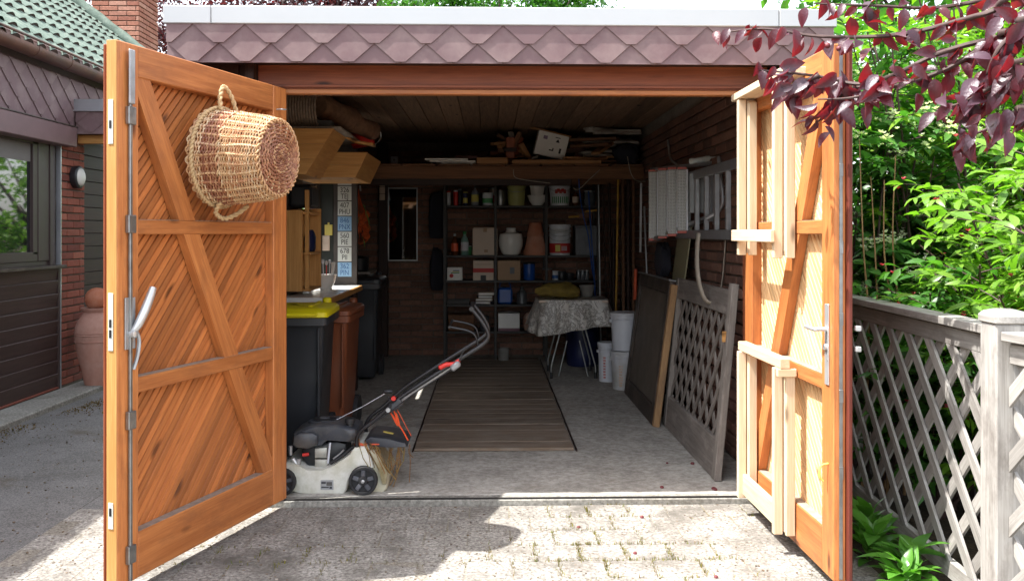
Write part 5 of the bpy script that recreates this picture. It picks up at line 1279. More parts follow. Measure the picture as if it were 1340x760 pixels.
for u0, u1, v0, v1, m_, nm, lab in ((425, 435, 294, 308, yellow_ink, 'junction_box', 'small yellowed junction box on the dark panel'), (422, 431.5, 308, 328, pale_box, 'light_switch', 'cream double light switch below the junction box')):
    a = W(u0, v1, 3.34); c = W(u1, v0, 3.34); t = thing(nm, lab, nm.replace('_', ' '), ((a.x+c.x)/2, 3.348, a.z)); w, h = c.x-a.x, c.z-a.z
    box('body', -w/2, w/2, -.02, 0, 0, h, m_, t); 
    if nm == 'light_switch':
        for z in (.08, .55): box('rocker', -w*.35, w*.35, -.026, -.0205, h*z, h*(z+.37), m_, t)
    else: box('cable_gland', -.008, .008, -.012, -.004, h, h+.02, m_, t)
# white mortar with brushes on the worktop
mo = thing('mortar', 'white ceramic mortar holding brushes on the bright worktop', 'mortar', (-1.315, 2.62, .921))
lath(mo, 'bowl', [(.045, 0), (.05, .01), (.045, .02), (.07, .06), (.082, .12), (.088, .126), (.08, .126), (.066, .07), (.02, .03)], white_cer, 24)
mb = MB(); mb.tube(spline([(.03, 0, .05), (.05, 0, .13), (.06, .0, .19), (.062, 0, .225)], 5), [.014, .013, .012, .012, .012, .012, .013, .014, .015, .016, .017, .018, .019, .02, .02, .012], 10); mb.build('pestle', white_cer, mo, smooth=60)
for k in range(4):
    x = -.04+.02*k; mb = MB(); mb.tube([(x, .01*k, .06), (x-.012+.006*k, .01*k, .2+.01*(k % 2))], .004, 6); br = mb.build('brush_handle', white_pl if k % 2 else red_pl, mo); mb = MB(); mb.lathe([(.005, 0), (.011, .01), (.01, .03), (.004, .036)], 8, Matrix.Translation((x-.012+.006*k, .01*k, .2+.01*(k % 2)))); mb.build('brush_tip', white_pl, br)
mb = MB(); mb.lathe([(.05, .0), (.056, .004), (.062, .09), (.058, .09)], 18); o = mb.build('plastic_tub', white_cer, None, smooth=40, loc=(-1.4, 2.8, .921)); tag(o, 'small white tub behind the mortar on the worktop', 'tub')
# overhead wooden boxes with slanted ends
def hopper(label, y, x_top, z_top, x_bot, z_bot, dep, n):
    t = thing('wooden_hopper', label, 'wooden box', (-1.5, y, z_bot), 0, 'slanted wooden boxes under the ceiling')
    H = z_top-z_bot
    for i in range(n):
        z0, z1 = H*i/n, H*(i+1)/n-.002
        xa = x_bot+1.5+(x_top-x_bot)*i/n; xb = x_bot+1.5+(x_top-x_bot)*(i+1)/n
        mb = MB(); mb.prism([(.002, z0), (xa, z0), (xb, z1), (.002, z1)], .018)
        inst('front_board', mb.mesh('front_board', pale_wood), axes((1, 0, 0), (0, 0, 1), (0, -1, 0), (0, .018, 0)), t)
    beam('slanted_board', (x_bot+1.5+.01, dep/2, .0), (x_top+1.5+.01, dep/2, H), dep-.04, .016, pale_wood, t, up=(-1, 0, .5)) if False else None
    U_ = Vector((x_top-x_bot, 0, H)); L = U_.length; U_.normalize()
    inst('slanted_board', cbox_mesh('slanted_board', dep-.022, L, .016, .003, pale_wood), axes((0, 1, 0), U_, Vector((0, 1, 0)).cross(U_), ((x_bot+x_top)/2+1.5-.012, dep/2+.01, H/2)), t)
    box('base_board', .002, x_bot+1.5-.012, .019, dep, 0, .016, pale_wood, t)
    return t
p0, p1 = W(437, 168, 1.35), W(400, 228, 1.35); hopper('nearer slanted yellow pine box fixed under the ceiling on the left', 1.35, p0.x, p0.z, p1.x, p1.z, .55, 3)
p0, p1 = W(481, 199, 2.15), W(465, 232, 2.15); hopper('deeper slanted pine box behind the nearer one on the left', 2.15, p0.x, p0.z, p1.x, p1.z, .9, 2)
# bric-a-brac on top of the boxes
ZH = W(437, 168, 1.35).z+.002
pl = thing('shelf_board', 'grey board lying across the slanted wooden boxes', 'board', (-1.2, 2.0, ZH)); box('board', -.28, .2, -.6, .55, 0, .018, old_grey_wood, pl)
mb = MB(); q = MB()
t = thing('wicker_hamper', 'grey-brown wicker hamper lying at the front under the ceiling', 'hamper', (-1.3, 1.55, ZH+.02))
gw = plain('old_grey_wicker', rgb(128, 112, 98), .8, var=.35, ns=40)
for k in range(15):
    x = -.13+.26*k/14; mb = MB(); pts = [(x, .17*math.cos(a), .125+.125*math.sin(a)) for a in np.linspace(0, 2*math.pi, 25)[:-1]]; mb.tube(pts, .009, 5, closed=True); mb.build('hoop', gw, t, smooth=70)
for k in range(12):
    a = 2*math.pi*k/12; mb = MB(); mb.tube([(-.14, .165*math.cos(a), .125+.12*math.sin(a)), (.14, .165*math.cos(a), .125+.12*math.sin(a))], .006, 5); mb.build('stake', gw, t, smooth=70)
def rolled(label, c, L, r, m, seed, ang, tilt=0):
    mb = MB(); rings = []
    for i in range(14):
        x = -L/2+L*i/13; ring = []
        for k in range(18):
            a = 2*math.pi*k/18; rr = r*(1+.18*mnoise.noise(Vector((x*7, math.cos(a)*1.5+seed, math.sin(a)*1.5))))*(.82 if i in (0, 13) else 1)
            ring.append((x, rr*math.cos(a), rr*math.sin(a)))
        rings.append(ring)
    mb.loft(rings); o = mb.build('rolled_mat', m, None, smooth=60); o.matrix_basis = Matrix.Translation(c) @ Matrix.Rotation(ang, 4, 'Z') @ Matrix.Rotation(tilt, 4, 'Y'); return tag(o, label, 'rolled mat')
bark = plain('brown_matting', rgb(112, 84, 64), .95, var=.4, ns=25, bmp=.5)
rolled('brown roll of matting behind the wicker hamper', (-1.1, 1.85, ZH+.16), .5, .085, bark, 2, R(68), R(6))
rolled('second brown roll of matting lying beside the curved wooden slat', (-.98, 2.1, ZH+.11), .42, .07, bark, 6, R(62), R(10))
t = thing('glass_dish', 'clear shallow dish on the grey board under the ceiling', 'dish', (-1.16, 1.52, ZH+.02)); box('base', -.09, .09, -.05, .05, 0, .008, MATS['grey_glass'], t); box('rim', -.09, .09, -.05, -.045, .008, .045, MATS['grey_glass'], t); box('rim', -.09, .09, .045, .05, .008, .045, MATS['grey_glass'], t)
P = spline([W(424, 156, 1.9), W(437, 166, 1.95), W(450, 178, 2.0), (W(466, 186, 2.05)), W(490, 190, 2.1)], 8)
mb = MB(); G_ = [[p+Vector((0, -.09, 0)), p+Vector((0, .09, 0))] for p in P]; mb.grid(G_); o = mb.build('curved_slat', pale_wood, None, smooth=60, solid=.016); tag(o, 'curved bent-wood slat arching over the deeper wooden box', 'wooden slat')
t = thing('red_bucket', 'red plastic bucket lying on its side on the wooden box', 'bucket', W(472, 178, 2.5)+Vector((0, 0, -.02)))
Mb = Matrix.Rotation(R(70), 4, 'Y'); mb = MB(); mb.lathe([(.06, -.08), (.062, -.075), (.085, .075), (.092, .078), (.092, .09), (.08, .09), (.06, -.06)], 22, Mb, capt=True); mb.build('body', red_pl, t, smooth=40); mb = MB(); mb.tube(spline([Mb @ Vector((-.09, 0, .08)), Mb @ Vector((-.05, -.06, .16)), Mb @ Vector((.05, -.06, .16)), Mb @ Vector((.09, 0, .08))], 6), .003, 5); mb.build('bail', steel, t)
# onion net on the back
on = thing('net_bag', 'orange net bag of bulbs hanging from a white strap beside the plates', 'net bag', W(472, 318, 4.2))
o0 = W(472, 318, 4.2)
net = plain('orange_net', rgb(206, 92, 40), .7, var=.35, ns=60); rnd = random.Random(4)
for k in range(15):
    mb = MB(); c = W(472+rnd.uniform(-9, 9), 300+rnd.uniform(-22, 14), 4.2+rnd.uniform(-.05, .05))-o0; r = rnd.uniform(.032, .045)
    mb.lathe([(.004, -r), (r*.7, -r*.7), (r, 0), (r*.72, r*.7), (r*.2, r*1.05), (.003, r*1.3)], 12, Matrix.Translation(c)); mb.build('bulb', net, on, smooth=60)
mb = MB(); 
for k in range(12):
    a = 2*math.pi*k/12; mb.tube(spline([W(468, 246, 4.2)-o0, W(470, 265, 4.2)-o0+Vector((.02*math.cos(a), .02*math.sin(a), 0)), W(471, 285, 4.2)-o0+Vector((.07*math.cos(a), .07*math.sin(a), 0)), W(472, 312, 4.2)-o0+Vector((.075*math.cos(a), .075*math.sin(a), 0)), W(472, 320, 4.2)-o0], 5), .003, 4)
o = mb.build('netting', net, on); 
mb = MB(); mb.tube(spline([W(463, 250, 4.2)-o0, W(464, 238, 4.2)-o0, W(467, 232, 4.2)-o0, W(470, 238, 4.2)-o0, W(472, 250, 4.2)-o0], 6), .009, 6); mb.build('strap', white_pl, on, smooth=60)
mb = MB(); 
for a_, b_ in (((476, 268), (479, 285)), ((470, 275), (467, 296)), ((480, 280), (483, 300)), ((474, 310), (477, 324))):
    A, B = W(*a_, 4.16)-o0, W(*b_, 4.14)-o0; mb.tube([A, A.lerp(B, .5)+Vector((.01, 0, 0)), B], [.004, .006, .001], 5)
mb.build('green_shoots', leafm('onion_green', [rgb(92, 128, 60), rgb(120, 150, 80)], .2), on)

# ------------------------------------------------------------------ back wall pieces
o = box('wall_post', W(496, 300, 5.5).x, W(508, 300, 5.5).x, 5.44, 5.535, 0, 2.39, dark_wood, None, .004); tag(o, 'dark brown timber post against the back wall', 'post')
a, c = W(509, 340, 5.5), W(545, 247, 5.5)
mi = thing('mirror', 'narrow mirror in a thin pale frame on the back wall', 'mirror', ((a.x+c.x)/2, 5.51, a.z)); w, h = c.x-a.x, c.z-a.z
mm, n_, l_, p_ = mat_new('mirror_glass'); p_.inputs['Base Color'].default_value = (.75, .75, .75, 1); p_.inputs['Metallic'].default_value = 1; p_.inputs['Roughness'].default_value = .04
box('glass', -w/2, w/2, -.004, 0, 0, h, mm, mi, 0)
for b_ in ((-w/2-.012, -w/2, -.008, .01, -.012, h+.012), (w/2, w/2+.012, -.008, .01, -.012, h+.012), (-w/2, w/2, -.008, .01, h, h+.012), (-w/2, w/2, -.008, .01, -.012, 0)): box('frame', *b_, alu, mi, .002)
a = W(500, 262, 5.42); t = thing('switch_strip', 'pale vertical switch strip screwed to the dark post', 'switch', a+Vector((0, .015, 0))); 
for k in range(3): box('module', -.03, .03, -.012, .004, .075*k, .075*k+.07, pale_box, t)
t = thing('junction_box', 'grey junction box high on the back wall', 'junction box', W(516, 214, 5.5)+Vector((0, .02, 0))); box('body', -.04, .04, -.03, 0, 0, .08, white_pl, t); box('cover_screw', -.01, .01, -.034, -.0305, .03, .05, steel, t)
for i, (v0, v1, rr, lab) in enumerate(((250, 312, .09, 'dark hat hanging on the back wall beside the rack'), (325, 380, .08, 'dark coat hanging below the hat on the back wall'))):
    a, c = W(572, v0, 5.35), W(571, v1, 5.35); o = sack('hanging_'+('hat', 'coat')[i], lab, ('hat', 'coat')[i], (c.x, 5.42, c.z), rr, .05, (a.z-c.z)*.55, dark_cloth, 20+i, .22)
t = thing('cooking_pot', 'black pot on the small wall shelf behind the deepest bin', 'pot', W(470, 354, 5.0)); lath(t, 'body', [(.09, 0), (.1, .01), (.105, .13), (.11, .132), (.1, .132), (.09, .02)], black_pl); lath(t, 'lid', [(.108, .133), (.09, .15), (.02, .16)], black_pl)
o = box('wall_shelf', -1.49, W(487, 355, 5.0).x, 4.85, 5.4, W(470, 354.6, 5.0).z-.03, W(470, 354.6, 5.0).z-.002, old_grey_wood, None); tag(o, 'small grey wall shelf in the back corner', 'shelf')

# ------------------------------------------------------------------ loft platform and its load
lf = thing('loft_platform', 'brown timber loft platform hung under the ceiling across the garage', 'loft', (0, 4.2, 1.9))
box('front_beam', -1.49, 1.49, -.25, -.18, 0, .12, loft_wood, lf, .005); box('rear_beam', -1.49, 1.49, .75, .82, 0, .12, loft_wood, lf, .005)
for k in range(9): box('deck_board', -1.48+.33*k, -1.48+.33*k+.31, -.3, .95, .121, .138, loft_wood, lf)
box('lower_beam', -1.49, .8, -.17, -.1, -.06, .06, dark_wood, lf, .004)
LZ = 2.039
def onloft(u, v, y): p = W(u, v, y); return p
rnd = random.Random(12)
for i, (u0, u1, v) in enumerate(((556, 612, 209), (562, 622, 212.5), (577, 621, 216))):
    a, c = W(u0, v, 3.92), W(u1, v, 3.92); o = box('paper_bundle', a.x, c.x, 3.9+.02*i, 4.2, LZ+.001+.018*(2-i), LZ+.014+.018*(2-i), paper, None, .002); tag(o, ['topmost flat white board of the stack on the loft', 'middle flat white board of the stack on the loft', 'lowest flat white board of the stack on the loft'][i], 'board', 'white boards stacked on the loft')
a, c = W(596, 205, 4.0), W(625, 208, 4.0); o = box('book', a.x, c.x, 4.0, 4.18, LZ+.056, LZ+.085, plain('dull_red_cover', rgb(96, 62, 60), .7), None); tag(o, 'flat dull red carton on the white boards', 'carton')
for i, (u0, u1, m_) in enumerate(((624, 665, pale_wood), (670, 787, pale_wood))):
    a, c = W(u0, 215, 3.92), W(u1, 215, 3.92); o = box('plank', a.x, c.x, 3.9, 4.02, LZ+.001, LZ+.06-.02*i, wood('loft_plank_%d' % i, rgb(128, 90, 56), rgb(176, 128, 84), .75), None, .004); tag(o, ['short orange-topped plank on the loft edge', 'long brown plank on the loft edge'][i], 'plank')
# tilted white box with arrows
bxp = W(722, 190, 4.05)
t = thing('carton', 'tilted white carton printed with arrows on top of the loft', 'carton', bxp); t.rotation_euler = (R(4), R(13), R(3))
box('body', -.15, .15, -.0, .22, -.115, .115, paper, t); 
fm = facing((.06, -.0012, .04)); tri = MB(); tri.prism([(-.02, 0), (.02, 0), (.004, .03), (-.004, .03)], .0008); inst('print_arrow', tri.mesh('print_arrow', ink), facing((.05, -.0005, .035)), t)
for x, z, w_, h_ in ((-.075, .06, .04, .035), (.0, -.05, .035, .012), (.02, -.04, .012, .03), (.09, -.04, .02, .05), (.045, .08, .05, .008)): box('print_mark', x-w_/2, x+w_/2, -.0012, -.0003, z-h_/2, z+h_/2, ink if x > -.02 else plain('violet_print', rgb(140, 120, 140), .8), t, 0)
o = beam('plank', W(693, 167, 4.1), W(747, 180, 4.1), .12, .014, MATS['loft_plank_0'], None); tag(o, 'thin plank lying on the tilted white carton', 'plank')
# clutter: offcuts and blocks
lab = 'small timber offcut in the heap at the middle of the loft'
for i in range(26):
    u = 642+rnd.uniform(0, 56); y_ = rnd.uniform(4.05, 4.5); L = rnd.uniform(.1, .26); z0 = LZ+.03+rnd.uniform(0, .17)*(1 if u < 680 else .4)
    p = W(u, 200, y_); d = Vector((rnd.uniform(-1, 1), rnd.uniform(-.6, .6), rnd.uniform(-.3, .9))).normalized()*L/2; c = Vector((p.x, y_, z0+abs(d.z)))
    o = beam('timber_offcut', c-d, c+d, rnd.uniform(.03, .07), rnd.uniform(.02, .06), rnd.choice((loft_wood, old_grey_wood, lintel_wood, MATS['loft_plank_0'], MATS['loft_plank_1'])), None); tag(o, lab, 'offcut', 'timber offcuts heaped on the loft')
t = thing('timber_block', 'upright red-brown timber block in the loft heap', 'timber block', W(668, 207, 4.0)); box('block', -.04, .04, 0, .08, 0, .2, lintel_wood, t); box('cross_cleat', -.06, .06, -.012, -.0005, .06, .1, dark_wood, t)
lab2 = 'dark rough board in the lumber pile at the deep right end of the loft'
for i in range(17):
    row = i//3; u = 805+rnd.uniform(-40, 35); y_ = rnd.uniform(3.95, 4.4); c = W(u, 200, y_); c.z = LZ+.02+.026*i*.78; L = rnd.uniform(.4, .62)
    d = Vector((1, rnd.uniform(-.7, .7), rnd.uniform(-.04, .08))).normalized()*L/2
    if c.x+d.x > 1.46: c.x = 1.46-abs(d.x)
    o = beam('lumber_board', c-d, c+d, rnd.uniform(.09, .17), .022, rnd.choice((loft_wood, MATS['loft_plank_0'], old_grey_wood, old_grey_wood)), None); tag(o, ['bottom', 'second lowest', 'third lowest', 'fourth lowest', 'fifth lowest', 'sixth lowest', 'seventh lowest', 'eighth lowest', 'ninth lowest', 'eighth from top', 'seventh from top', 'sixth from top', 'fifth from top', 'fourth from top', 'third from top', 'second from top', 'uppermost dark'][i]+' rough board in the loft lumber pile', 'board', 'boards in the loft lumber pile')
o = beam('plank', W(779, 201, 3.9), W(800, 186, 4.1), .1, .03, MATS['loft_plank_0'], None); tag(o, 'bright orange board end poking out of the lumber pile', 'plank')
o = beam('lumber_board', W(820, 158, 4.1), W(856, 154, 4.1), .2, .02, old_grey_wood, None, up=(0, -.5, 1)); tag(o, 'pale wide board lying topmost on the lumber pile', 'board')
t = sack('sack', 'grey sack slumped at the right end of the loft', 'sack', (1.33, 4.05, LZ), .12, .14, .12, dark_cloth, 31, .25)
for i in range(6):
    y_ = 4.1+.04*i; c = W(752+6*(i % 3), 200, y_); t_ = thing('brick_stack', 'loose', 'brick', (c.x, y_, LZ+.075*(i//3)+.002)) if False else None
    o = box('loose_brick', c.x-.1, c.x+.1, 4.2, 4.3, LZ+.002+.062*i*.7, LZ+.002+.062*i*.7+.04, dark_brick, None); o.rotation_euler.z = rnd.uniform(-.2, .2); tag(o, ['lowest', 'second', 'third', 'fourth', 'fifth', 'topmost'][i]+' dark brick of the stack between the carton and the lumber pile', 'brick', 'dark bricks stacked on the loft')
# fallen petals and crumbs on the garage floor
for i, (u, v) in enumerate(((873, 606), (906, 607), (866, 638), (934, 640), (936, 641), (768, 654), (831, 724), (937, 755), (757, 690), (840, 677))):
    p = G(u, v, -.03 if v > 650 else 0); mb = MB(); r = random.uniform(.008, .014)
    mb.lathe([(r*.3, 0), (r, r*.3), (r*.8, r*.8), (r*.1, r)], 8, Matrix.Rotation(.3, 4, 'X')); o = mb.build('fallen_plum', plain('plum_skin_%d' % i, rgb(104, 40, 44), .5), None, smooth=60, loc=p)
    tag(o, 'tiny dark red fallen fruit '+['on the floor before the lattice gate', 'on the floor below the gate corner', 'on the floor just inside the threshold', 'on the sunlit strip near the door rack', 'touching another on the sunlit strip near the rack', 'just outside the threshold at its middle', 'in the middle of the sunlit paving', 'near the foot of the sunlit door', 'left of centre on the sunlit paving', 'right of centre close to the threshold'][i], 'fallen fruit', 'fallen fruits on floor and drive')

# ------------------------------------------------------------------ lattice fence on the right
FA, FB = Vector((1.81, -1.6, 0)), Vector((1.93, .35, 0)); FU = (FB-FA).normalized(); FN = Vector((-FU.y, FU.x, 0))   # FN looks to the drive
if FN.x > 0: FN = -FN
def fence_panel(label, P0, P1, zb, zt):
    t = thing('lattice_fence', label, 'fence', P0+Vector((0, 0, -.07)), 0, 'lattice fence panels beside the drive'); L = (P1-P0).length; U = (P1-P0).normalized(); Z = Vector((0, 0, 1))
    def at(s, z, n=0): return U*s+Z*(z+.07)+FN*n
    beam('top_rail', at(0, zt-.015), at(L, zt-.015), .095, .032, fence_wood, t); beam('upper_rail', at(0, zt-.075), at(L, zt-.075), .03, .07, fence_wood, t); beam('bottom_rail', at(0, zb+.03), at(L, zb+.03), .03, .07, fence_wood, t)
    z0, z1 = zb+.065, zt-.11
    for lay, sg_ in ((0, 1), (1, -1)):
        a = R(46); e = Vector((math.cos(a)*sg_, math.sin(a))); nr = Vector((-e.y, e.x)); s = -3.0
        while s < 3.0:
            poly = [(0, z0), (L, z0), (L, z1), (0, z1)]
            poly = clip_poly(clip_poly(poly, tuple(nr), s+.0235), tuple(-nr), -(s-.0235)); s += .155
            if len(poly) < 3: continue
            c = (sum(p[0] for p in poly)/len(poly), sum(p[1] for p in poly)/len(poly))
            mb = MB(); mb.prism([((p[0]-c[0])*e.x+(p[1]-c[1])*e.y, (p[0]-c[0])*nr.x+(p[1]-c[1])*nr.y) for p in poly], .012)
            X3 = U*e.x+Z*e.y; Y3 = U*nr.x+Z*nr.y; N3 = X3.cross(Y3)
            off = (.004 if lay == 0 else -.013); o0_ = at(c[0], c[1])+FN*off
            if N3.dot(FN) < 0: o0_ = o0_+FN*.012
            inst('slat', mb.mesh('slat', fence_wood), axes(X3, Y3, N3, o0_), t)
    return t
def post(label, P, h):
    t = thing('fence_post', label, 'fence post', P+Vector((0, 0, -.07)), math.atan2(FU.y, FU.x))
    box('shaft', -.058, .058, -.058, .058, 0, h+.07-.035, fence_wood, t, .006)
    mb = MB(); mb.loft([rrect(k*.07, k*.07, .008, 2, 0, 0, z+.07) for k, z in ((.84, h-.034), (.92, h-.03), (.92, h-.008), (.75, h+.006), (.4, h+.014), (.05, h+.016))]); mb.build('cap', fence_wood, t, smooth=30)
    return t
Pn = FA; post('stout weathered fence post with low cap nearest the camera', Pn, 1.1); post('weathered fence post half hidden behind the sunlit door', FB, 1.1)
fence_panel('weathered lattice fence panel between sunlit door and the near post', Pn+FU*.06, FB-FU*.06, .02, 1.05)
Q0 = Pn-FU*.06; Q1 = Q0-FU*1.6+Vector((.25, 0, 0))
fence_panel('cut-off lattice fence panel at the picture edge beyond the near post', Q0, Q1, .02, 1.04)
box_s = sheet('flower_bed', 1.62, 9, -6, 9, -.045, soil, 40, 60, .03); tag(box_s, kind='structure')

# ------------------------------------------------------------------ leaves
def leaf_data(L, w, fold=.25, curl=.25, n=5):
    vs = []; fs = []
    for i in range(n+1):
        t = i/n; ww = w*.5*(math.sin(math.pi*min(1, t**.8))**.9+(.03 if i == 0 else 0)); y = L*t; z = -curl*L*t*t
        vs += [(-ww, y, z+fold*ww), (0, y, z), (ww, y, z+fold*ww)]
    for i in range(n):
        a = 3*i; fs += [(a, a+1, a+4, a+3), (a+1, a+2, a+5, a+4)]
    return vs, fs
def leaf_mesh(name, L, w, mat, fold=.25, curl=.25, n=5):
    vs, fs = leaf_data(L, w, fold, curl, n); me = bpy.data.meshes.new(name); me.from_pydata(vs, [], fs); me.materials.append(mat)
    me.polygons.foreach_set('use_smooth', [True]*len(me.polygons)); me.update(); return me
def leaf_mat(p, d, up, roll=0, s=1.0):
    Y = Vector(d).normalized(); Z = Vector(up)-Y*Vector(up).dot(Y)
    Z = Z.normalized() if Z.length > 1e-3 else Y.orthogonal().normalized()
    X = Y.cross(Z); M = axes(X*s, Y*s, Z*s, p)
    return M @ Matrix.Rotation(roll, 4, 'Y')
class LeafCloud:
    """many leaves in one mesh"""
    def __init__(s, L, w, fold=.25, curl=.3, n=3):
        vs, fs = leaf_data(L, w, fold, curl, n); s.b = np.array(vs); s.fs = np.array(fs); s.M = []
    def add(s, M): s.M.append(np.array(M))
    def build(s, name, mat, parent):
        if not s.M: return None
        A = np.array(s.M); V = np.einsum('kij,nj->kni', A[:, :3, :3], s.b)+A[:, None, :3, 3]
        nb = len(s.b); F = (s.fs[None]+(np.arange(len(A))*nb)[:, None, None]).reshape(-1, 4)
        me = bpy.data.meshes.new(name); me.from_pydata(V.reshape(-1, 3).tolist(), [], F.tolist()); me.materials.append(mat)
        me.polygons.foreach_set('use_smooth', [True]*len(me.polygons)); me.update()
        o = link(bpy.data.objects.new(name, me)); o.parent = parent; o['kind'] = 'stuff'; return o
def depth_key(p): return (Vector(p)-Vector((0, -DCAM, HCAM))).length
def shoot(rnd, p0, d0, L, n, droop):
    P = [Vector(p0)]; d = Vector(d0).normalized()
    for i in range(n):
        d = (d+Vector((rnd.gauss(0, .08), rnd.gauss(0, .08), rnd.gauss(0, .05)-droop))).normalized(); P.append(P[-1]+d*L/n)
    return P
def shrub(name, label, base, stems, leaf_L, leaf_w, lm, seed, near_n=150, stem_m=None, extra=None, group='garden shrubs behind the fence', fl=None, zmin=0.15, roots=.35):
    """stems: list of (tip point, side twigs, twig length); opposite leaf pairs along the twigs"""
    rnd = random.Random(seed); t = thing(name, label, 'shrub', base, 0, group); B = Vector(base)
    sm = MB(); leaves = []; tips = []
    for tip, ntw, tl in stems:
        r0 = B+Vector((rnd.gauss(0, roots*.5), rnd.gauss(0, roots*.5), 0)); tip = Vector(tip)
        mid = r0.lerp(tip, .5)+Vector((rnd.gauss(0, .07), rnd.gauss(0, .07), (tip-r0).length*.1))
        S = spline([r0, mid, tip], 8); sm.tube([p-B for p in S], [.011-.008*i/len(S) for i in range(len(S))], 5)
        for k in range(ntw):
            f = .18+.82*(k+rnd.random())/ntw; p = S[min(len(S)-1, int(f*(len(S)-1)))]
            if p.z < zmin: continue
            a = rnd.uniform(0, 6.28); d = Vector((math.cos(a), math.sin(a), rnd.uniform(.0, .9)))
            P = shoot(rnd, p, d, tl*rnd.uniform(.6, 1.2), 6, .09); sm.tube([q-B for q in P], [.003-.0004*i for i in range(len(P))], 4)
            tips.append(P[-1])
            for i in range(1, 7):
                dv = (P[i]-P[i-1]).normalized(); sd = dv.cross(Vector((0, 0, 1))); sd = sd.normalized() if sd.length > .01 else Vector((1, 0, 0))
                if i % 2: sd = (sd+Vector((0, 0, .5))).normalized()
                for s_ in (-1, 1):
                    ld = (sd*s_+dv*.7+Vector((0, 0, rnd.gauss(.05, .25)))).normalized()
                    leaves.append(leaf_mat(P[i]-B, ld, Vector((rnd.gauss(0, .35), rnd.gauss(0, .35), 1)), rnd.gauss(0, .3), rnd.uniform(.6, 1.15)))
                if i == 6: leaves.append(leaf_mat(P[i]-B, dv, (0, 0, 1), 0, rnd.uniform(.5, .9)))
    sm.build('stems', stem_m or dark_twig, t, smooth=60)['kind'] = 'stuff'
    vis = [M for M in leaves if in_view(B+M.translation, 0)]
    vis.sort(key=lambda M: depth_key(B+M.translation)); near = set(id(M) for M in vis[:near_n*2:2])
    me = leaf_mesh('leaf', leaf_L, leaf_w, lm, .3, .3, 5); cl = LeafCloud(leaf_L, leaf_w)
    for M in leaves:
        if id(M) in near: inst('leaf', me, M, t)
        else: cl.add(M)
    cl.build('leaves', lm, t)
    if fl:
        fm, n_f, kind = fl; cand = sorted([p for p in tips if in_view(p, 0)], key=depth_key); cand = cand[:max(n_f, len(cand)//2)]; rnd.shuffle(cand); fmb = MB()
        for p in cand[:n_f]:
            for q in range(kind[0]):
                c = p-B+Vector((rnd.gauss(0, kind[1]), rnd.gauss(0, kind[1]), rnd.gauss(0, kind[1])+.02)); r = kind[2]*rnd.uniform(.7, 1.2)
                for m_ in range(5):
                    a = m_*1.256+rnd.random(); dd = Vector((math.cos(a), math.sin(a), rnd.uniform(.2, .9))).normalized(); M = leaf_mat(c, dd, (0, 0, 1)); vs, fs = leaf_data(r, r*.8, .3, -.2, 2); fmb.add(vs, fs, M)
        o = fmb.build('blossom', fm, t); o['kind'] = 'stuff'
    return t
twig_m = plain('tan_twig', rgb(150, 116, 78), .8, var=.25, ns=30)
dark_twig = plain('dark_twig', rgb(72, 52, 48), .7, var=.3, ns=30)
green_a = leafm('fresh_green_leaf', [rgb(88, 130, 36), rgb(124, 164, 54), rgb(102, 146, 46), rgb(140, 176, 70)], .5, .35)
green_b = leafm('deep_green_leaf', [rgb(54, 100, 40), rgb(78, 126, 50), rgb(64, 112, 48), rgb(94, 140, 58)], .45, .4)
green_c = leafm('lime_leaf', [rgb(120, 162, 44), rgb(148, 184, 64), rgb(100, 148, 44)], .52, .35)
flower_w = leafm('white_petal', [rgb(232, 230, 216), rgb(244, 242, 232)], .35, .5)
flower_p = leafm('pink_petal', [rgb(190, 50, 78), rgb(206, 78, 100)], .3, .5)
rs = random.Random(3)
def tips_in(n, x, y, z): return [((rs.uniform(*x), rs.uniform(*y), rs.uniform(*z))) for _ in range(n)]
# weigela with bright leaves, pouring over the fence
shrub('weigela_bush', 'bright green bush with small pink flowers leaning over the fence rail', (2.75, -.75, -.04), [(p, 19, .32) for p in tips_in(46, (2.02, 3.2), (-1.4, -.05), (.7, 1.75))], .105, .036, green_a, 21, 170, fl=(flower_p, 22, (2, .02, .018)))
shrub('weigela_bush', 'lower green bush pressing against the lattice from behind', (2.4, -.1, -.04), [(p, 12, .3) for p in tips_in(26, (2.0, 2.7), (-.9, .5), (.3, 1.3))], .1, .036, green_b, 22, 60, fl=(flower_p, 14, (2, .02, .016)))
# tall deutzia with white flowers
shrub('flowering_shrub', 'tall dark green shrub with white flower clusters beside the door', (2.5, .8, -.04), [(p, 17, .36) for p in tips_in(44, (1.98, 3.1), (.1, 1.2), (.9, 2.7))], .11, .042, green_b, 23, 140, fl=(flower_w, 130, (14, .024, .022)))
shrub('flowering_shrub', 'tall lime green shrub at the top of the picture beside the fascia', (3.0, .6, -.04), [(p, 15, .36) for p in tips_in(30, (2.1, 4.0), (.1, 1.2), (2.2, 3.3))], .11, .042, green_c, 24, 140, fl=(flower_w, 16, (10, .03, .02)))
shrub('garden_shrub', 'dense dark shrub standing furthest back behind the fence', (3.6, 2.2, -.04), [(p, 14, .5) for p in tips_in(44, (1.95, 5.2), (1.3, 3.0), (.4, 3.6))], .15, .065, green_b, 25, 20)
shrub('garden_shrub', 'leafy shrub growing behind the cut-off fence panel', (3.4, -.6, -.04), [(p, 15, .4) for p in tips_in(28, (2.7, 4.2), (-1.2, .2), (.9, 2.3))], .12, .042, green_a, 26, 60)
